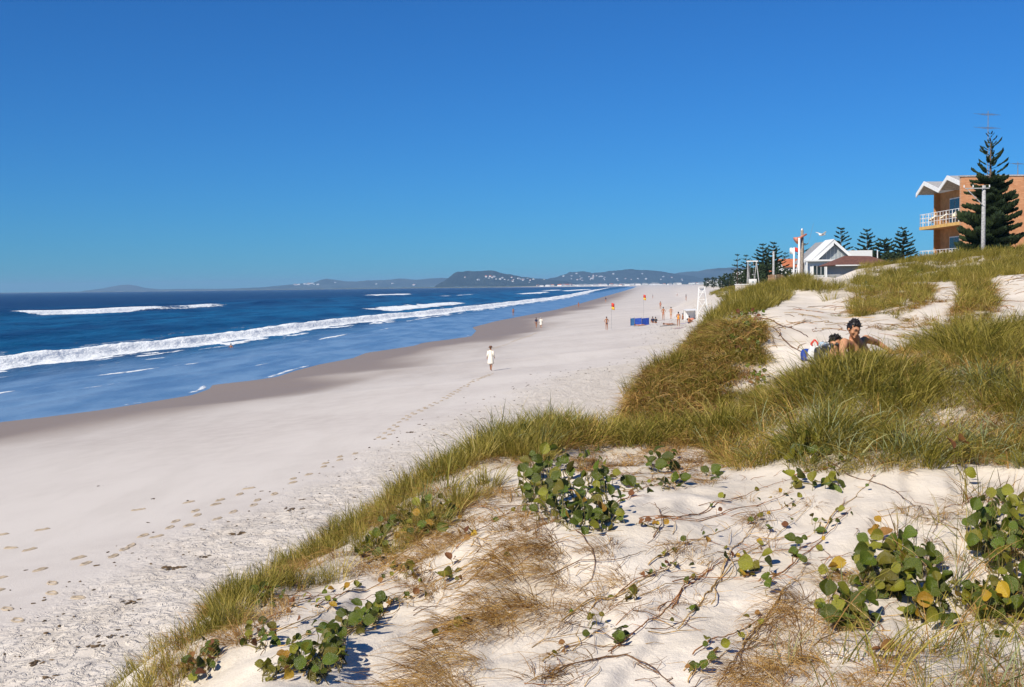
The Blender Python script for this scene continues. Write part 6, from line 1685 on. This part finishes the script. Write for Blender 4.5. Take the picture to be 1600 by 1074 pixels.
bm = nb(); mb_box(bm, (-1 * k_, 0, Ht * 1.01), (9.5 * k_, .65, .05)); fin(bm, 'canopy', P_WHITE, t)
# small white marker left of the swing on the dune
g = at(1121, 467, 105); g.z = gz(g.x, 105); t = empty('white_marker', g, 0, label='white rounded marker board on the dune right of the lookout chair', category='sign')
bm = nb(); mb_box(bm, (0, 0, .45), (0.42, 0.05, 0.8), rot=Euler((0, R(18), 0)), ); fin(bm, 'board', P_WHITE, t, bevel=0.02)
bm = nb(); mb_box(bm, (0, .06, .1), (0.06, 0.06, 0.8)); fin(bm, 'stake', P_WOOD, t)
for px, py, lx, rz, lab in ((1103, 478, 2.2, .6, 'bleached driftwood plank leaning on the dune by the lookout chair'), (1131, 461, 2.0, .4, 'pale plank on the dune right of the white marker')):
    g = hit(px, py, 70); bm = nb(); mb_box(bm, (0, 0, .12), (lx, .18, .06)); o = fin(bm, 'driftwood_plank', P_CREAM, loc=g, rot=(0, R(-12), rz), label=lab, category='plank', group='bleached planks on the dune', bevel=0.01)

# ------------------------------------------------------------------ the two sunbathers in the hollow
def fingers(bm, wrist, palm, r=0.0085, side=1, spread=Vector((1, 0, 0)), dirv=Vector((0, 0, -1)), curl=Vector((0, -1, 0))):
    dirv = dirv.normalized(); spread = (spread - dirv * spread.dot(dirv)).normalized()
    for k, (o_, l_) in enumerate(((-.030, .068), (-.010, .078), (.010, .073), (.029, .058))):
        p0 = palm + spread * o_; p1 = p0 + dirv * l_ * .45 + curl * .004; p2 = p1 + dirv * l_ * .3 + curl * .012; p3 = p2 + dirv * l_ * .2 + curl * .018
        mb_tube(bm, [palm + spread * o_ * .6 - dirv * .03, p0, p1, p2, p3], [r * 1.1, r * 1.1, r, r * .9, r * .7], 8)
    t0 = (wrist + palm) / 2 + spread * (-.03)
    mb_tube(bm, [t0, t0 - spread * .025 + dirv * .025, t0 - spread * .038 + dirv * .055], [r * 1.3, r * 1.2, r * .8], 8)
def remesh_join(parts, name, mat, par, voxel, smooth_it=4):
    bm = nb()
    for me in parts:
        if isinstance(me, bpy.types.Mesh): bm.from_mesh(me)
    bmesh.ops.remove_doubles(bm, verts=bm.verts, dist=1e-5)
    bmesh.ops.recalc_face_normals(bm, faces=bm.faces)
    me = bpy.data.meshes.new(name); bm.to_mesh(me); bm.free()
    o = bpy.data.objects.new('tmp', me); COL.objects.link(o)
    r_ = o.modifiers.new('r', 'REMESH'); r_.mode = 'VOXEL'; r_.voxel_size = voxel; r_.use_smooth_shade = True
    s_ = o.modifiers.new('s', 'SMOOTH'); s_.factor = 0.5; s_.iterations = smooth_it
    bpy.context.view_layer.update()
    res = bpy.data.meshes.new_from_object(o.evaluated_get(bpy.context.evaluated_depsgraph_get()))
    bpy.data.objects.remove(o)
    return link(res, name, mat, par)
def head_mesh(c, R3):
    """head with brow, nose, lips, chin and ears, centred at the skull; R3 turns it (face looks to -Y)"""
    bm = nb(); bmesh.ops.create_uvsphere(bm, u_segments=24, v_segments=16, radius=1.0)
    for v_ in bm.verts:
        x, y, z = v_.co
        v_.co = Vector((x * .074, y * .094, z * .108))
        if v_.co.z < -0.02: v_.co.x *= 1 - (-.02 - v_.co.z) * 3.2; v_.co.y = v_.co.y * (1 - (-.02 - v_.co.z) * 2.2) - (-.02 - v_.co.z) * 0.22
    def ell(p, s_, sub_=2):
        bmesh.ops.create_icosphere(bm, subdivisions=sub_, radius=1, matrix=Matrix.Translation(p) @ Matrix.Diagonal((*s_, 1)))
    ell((0, -.092, -.018), (.011, .016, .024)); ell((0, -.100, -.034), (.016, .014, .011)); ell((0, -.086, .022), (.048, .016, .010)); ell((0, -.088, -.062), (.024, .012, .009)); ell((0, -.080, -.092), (.022, .02, .018))
    ell((-.045, -.068, -.03), (.02, .018, .02)); ell((.045, -.068, -.03), (.02, .018, .02))
    for s_ in (-1, 1): ell((s_ * .078, .005, -.012), (.010, .018, .030))
    m_ = Matrix.Translation(c) @ R3.to_4x4()
    bmesh.ops.transform(bm, matrix=m_, verts=bm.verts)
    me = bpy.data.meshes.new('h'); bm.to_mesh(me); bm.free(); return me
def hair_mesh(c, R3, long_=False, seed=0):
    bm = nb(); bmesh.ops.create_uvsphere(bm, u_segments=28, v_segments=18, radius=1.0)
    rr_ = random.Random(seed)
    kill = []
    for v_ in bm.verts:
        x, y, z = v_.co
        face = (y < -0.45 and z < 0.42) or (z < -0.45 and y < 0.25) or z < -0.75
        k_ = 1.0 + 0.06 * math.sin(x * 17 + z * 9) * math.cos(y * 15) + rr_.uniform(-.03, .05)
        v_.co = Vector((x * .081 * k_, y * .099 * k_ + .006, z * .106 * k_ + .014))
        if face: kill.append(v_)
    bmesh.ops.delete(bm, geom=kill, context='VERTS')
    for _ in range(70):                      # locks
        a = rr_.uniform(0, 6.28); e_ = rr_.uniform(-0.1 if not long_ else -0.6, 1.3)
        x = math.cos(a) * math.cos(e_); y = math.sin(a) * math.cos(e_); z = math.sin(e_)
        if y < -0.5 and z < 0.35: continue
        p = Vector((x * .080, y * .098 + .006, z * .104 + .014)); d_ = Vector((x * .4 + rr_.gauss(0, .5), y * .4 + rr_.gauss(0, .5), z * .6 + rr_.gauss(-.2, .5)))
        spindle(bm, p - d_.normalized() * .006, d_, rr_.uniform(.014, .026), .006, rr_)
    m_ = Matrix.Translation(c) @ R3.to_4x4(); bmesh.ops.transform(bm, matrix=m_, verts=bm.verts)
    bmesh.ops.solidify(bm, geom=list(bm.faces), thickness=0.006)
    me = bpy.data.meshes.new('hair'); bm.to_mesh(me); bm.free(); me.polygons.foreach_set('use_smooth', [True] * len(me.polygons)); return me
def near_person(J0, hc, rot, label, skin, hair, hands, extras, voxel=0.010):
    """J0: joints as world points; hc: head centre; rot: turn of the face"""
    org = J0['pelvis'][0].copy()
    J = {k: (tuple(v[0] - org), v[1]) for k, v in J0.items()}
    t = empty('person', org, 0, label=label, category='person')
    E = [e for e in EDG if e[0] in J and e[1] in J]
    bm = nb()                                  # flesh: one tapered capsule per bone, welded into one skin below
    def rad(k): 
        r = J[k][1]; return (r[0] + r[1]) / 2 if isinstance(r, tuple) else r
    for a, b_ in E:
        p, q = Vector(J[a][0]), Vector(J[b_][0]); ra, rb = rad(a), rad(b_)
        if a in ('chest', 'pelvis') and b_[:2] in ('sh', 'hi'): ra = rb
        mb_tube(bm, [p, p.lerp(q, .3), p.lerp(q, .7), q], [ra, ra + (rb - ra) * .25, ra + (rb - ra) * .75, rb], 14)
    for k in J:
        bmesh.ops.create_icosphere(bm, subdivisions=2, radius=rad(k), matrix=Matrix.Translation(J[k][0]))
    c_ = hc - org
    nk = Vector(J['neck'][0]); mb_tube(bm, [Vector(J['nbase'][0]), nk, c_ + Vector((0, .01, -.04))], [.06, .055, .055], 12)
    me = bpy.data.meshes.new('f'); bm.to_mesh(me); bm.free()
    R3 = rot.to_matrix()
    parts = [me, head_mesh(c_, R3)]
    for w_, p_, sp, dv, cu in hands:
        bm = nb(); fingers(bm, w_ - org, p_ - org, spread=sp, dirv=dv, curl=cu); q = bpy.data.meshes.new('f'); bm.to_mesh(q); bm.free(); parts.append(q)
    remesh_join(parts, 'body', skin, t, voxel, 5)
    link(hair_mesh(c_, R3, seed=len(label)), 'hair', hair, t)
    for s_ in (-1, 1):
        bm = nb(); bmesh.ops.create_icosphere(bm, subdivisions=2, radius=1, matrix=Matrix.Translation(c_) @ R3.to_4x4() @ Matrix.Translation((s_ * .031, -.083, .006)) @ Matrix.Diagonal((.013, .006, .007, 1))); fin(bm, 'eye', P_DARK, t, True)
        bm = nb(); bmesh.ops.create_icosphere(bm, subdivisions=2, radius=1, matrix=Matrix.Translation(c_) @ R3.to_4x4() @ Matrix.Translation((s_ * .032, -.094, .028)) @ Matrix.Diagonal((.020, .006, .004, 1))); fin(bm, 'eyebrow', hair, t, True)
    for f in extras: f(t, c_, R3, org)
    return t
Jm = dict(pelvis=(at(1358, 566, 15.6), (.145, .11)), spine=(at(1350, 556, 15.45), (.13, .09)), chest=(at(1338, 543, 15.25), (.155, .10)), nbase=(at(1335, 529, 15.15), (.078, .065)), neck=(at(1334.5, 523, 15.10), (.056, .056)),
          shL=(at(1353, 530, 15.30), .058), elL=(at(1372, 536, 15.45), .040), wrL=(at(1391, 549, 15.4), .028), haL=(at(1397, 554, 15.36), (.036, .018)),
          shR=(at(1319, 535, 15.05), .058), elR=(at(1315, 556, 14.9), .040), wrR=(at(1326, 566, 14.75), .028), haR=(at(1332, 569, 14.7), (.036, .018)),
          hiL=(at(1366, 568, 15.7), .095), knL=(at(1400, 560, 15.3), .060), anL=(at(1425, 575, 15.2), .038), toL=(at(1436, 572, 15.1), .03),
          hiR=(at(1356, 570, 15.5), .095), knR=(at(1385, 572, 15.0), .060), anR=(at(1412, 580, 14.9), .038), toR=(at(1424, 578, 14.8), .03))
trunk_m = lambda t, c_, R3, org: link(skin_mesh({k: (tuple(Jm[k][0] - org), tuple(x + .014 for x in (Jm[k][1] if isinstance(Jm[k][1], tuple) else (Jm[k][1],) * 2))) for k in ('pelvis', 'hiL', 'hiR')}, [('pelvis', 'hiL'), ('pelvis', 'hiR')], 1, 'pelvis'), 'swim_trunks', P_NAVY, t)
near_person(Jm, at(1334, 513.5, 15.02), Euler((R(24), R(4), R(18))), 'dark-haired bare-chested man propped on one arm behind the grass', P_SKIN, P_HAIR,
            [(Jm['wrL'][0], Jm['haL'][0], Vector((0, 1, 0)), Vector((.8, -.2, -.5)), Vector((0, 0, -1))), (Jm['wrR'][0], Jm['haR'][0], Vector((0, 1, 0)), Vector((.8, -.3, -.3)), Vector((0, 0, -1)))], [trunk_m])
Jw = dict(pelvis=(at(1356, 578, 16.2), (.15, .11)), spine=(at(1342, 573, 15.9), (.12, .085)), chest=(at(1326, 563, 15.55), (.14, .10)), nbase=(at(1316, 556, 15.35), (.065, .055)), neck=(at(1311, 549, 15.25), (.046, .046)),
          shL=(at(1334, 561, 15.35), .048), elL=(at(1328, 576, 14.95), .036), wrL=(at(1310, 565, 14.85), .025), haL=(at(1303, 559, 14.85), (.032, .016)),
          shR=(at(1303, 557, 15.45), .048), elR=(at(1290, 572, 15.15), .036), wrR=(at(1297, 560, 14.95), .025), haR=(at(1300, 553, 14.92), (.032, .016)),
          hiL=(at(1366, 580, 16.25), .09), knL=(at(1400, 582, 16.5), .055), anL=(at(1436, 580, 16.7), .036), toL=(at(1446, 580, 16.7), .03),
          hiR=(at(1358, 576, 16.35), .09), knR=(at(1392, 574, 16.8), .055), anR=(at(1426, 570, 17.1), .036), toR=(at(1436, 570, 17.1), .03))
def shades(t, c_, R3, org):
    m_ = Matrix.Translation(c_) @ R3.to_4x4(); bm = nb()
    for s_ in (-1, 1):
        bmesh.ops.create_icosphere(bm, subdivisions=2, radius=1, matrix=m_ @ Matrix.Translation((s_ * .034, -.098, .004)) @ Matrix.Diagonal((.028, .007, .020, 1)))
        mb_tube(bm, [m_ @ Vector((s_ * .062, -.09, .008)), m_ @ Vector((s_ * .082, -.04, .006)), m_ @ Vector((s_ * .083, .01, .002))], .003, 4)
    mb_tube(bm, [m_ @ Vector((-.01, -.104, .006)), m_ @ Vector((.01, -.104, .006))], .003, 4)
    fin(bm, 'sunglasses', P_DARK, t, True)
def wsuit(t, c_, R3, org):
    d = {k: (tuple(Jw[k][0] - org), tuple(x + .012 for x in Jw[k][1])) for k in ('pelvis', 'spine', 'chest')}
    link(skin_mesh(d, [('pelvis', 'spine'), ('spine', 'chest')], 1, 'pelvis'), 'swimsuit', P_LILAC, t)
near_person(Jw, at(1306.5, 537, 15.15), Euler((R(10), R(-10), R(-30))), 'dark-haired woman in sunglasses lying propped on her elbows beside the man', P_SKIN, P_HAIR,
            [(Jw['wrL'][0], Jw['haL'][0], Vector((1, .3, 0)), Vector((-.2, 0, 1)), Vector((0, 1, 0))), (Jw['wrR'][0], Jw['haR'][0], Vector((1, .3, 0)), Vector((.2, 0, 1)), Vector((0, 1, 0)))], [shades, wsuit])
# towel under them, and their bags
def bag(px, py, Y, w_, h_, d_, rz, mat, label, handle=None, trim=None, lean=0.0):
    B = at(px, py, Y); g = gz(B.x, Y)
    t = empty('beach_bag', (B.x, Y, g), rz, label=label, category='bag')
    bm = nb(); mb_box(bm, (0, 0, h_ / 2), (w_, d_, h_), rot=Euler((0, lean, 0)))
    bmesh.ops.subdivide_edges(bm, edges=bm.edges, cuts=4, use_grid_fill=True)
    for v_ in bm.verts:
        f = max(0, v_.co.z / h_); v_.co.x *= 1 + .15 * math.sin(f * 3.0) - .12 * f; v_.co.y *= 1 + .3 * math.sin(f * 2.6) - .55 * f
        v_.co += Vector((random.gauss(0, .006), random.gauss(0, .006), random.gauss(0, .005)))
    o = fin(bm, 'bag_body', mat, t, True, bevel=0)
    o.modifiers.new('s', 'SUBSURF').render_levels = 1
    if handle:
        for s_ in (-1, 1):
            bm = nb(); mb_tube(bm, [(-w_ * .28, s_ * d_ * .25, h_ * .8), (-w_ * .26, s_ * d_ * .3, h_ * 1.15), (0, s_ * d_ * .35, h_ * 1.38), (w_ * .26, s_ * d_ * .3, h_ * 1.15), (w_ * .28, s_ * d_ * .25, h_ * .8)], .009, 6); fin(bm, 'handle', handle, t, True)
    if trim:
        bm = nb(); mb_box(bm, (0, -d_ * .57, h_ * .45), (w_ * .5, .012, h_ * .34)); fin(bm, 'pocket', trim, t)
    return t
towel(1338, 566, 1.1, 1.2, 0.1, P_CREAM, 'cream towel under the two sunbathers in the hollow')
bag(1261, 543, 16.3, .15, .17, .12, .2, P_BLUE, 'blue and red beach bag at the left of the sunbathers', None, P_RED)
bag(1273, 542, 16.15, .17, .22, .14, -.1, P_WHITE, 'white bag with rolled towel between the blue and black bags', P_RED, None, 0.15)
bag(1288, 541, 15.9, .24, .20, .17, .15, P_DARK, 'black bag with pale-edged loop handles beside the woman', P_GREYW, P_GREY)
bm = nb(); m_ = Matrix.Rotation(R(90), 4, 'Y'); bmesh.ops.create_cone(bm, segments=16, radius1=.035, radius2=.035, depth=.13, cap_ends=True, matrix=m_)
B = at(1287, 521, 15.9); fin(bm, 'rolled_towel', paint('pale_blue_cloth', (.45, .58, .68), .8, .1, 12), loc=(B.x, 15.9, gz(B.x, 15.9) + .235), rot=(0, R(8), .2), smooth=True, bevel=0.006, label='pale blue rolled towel lying on top of the black bag', category='towel')
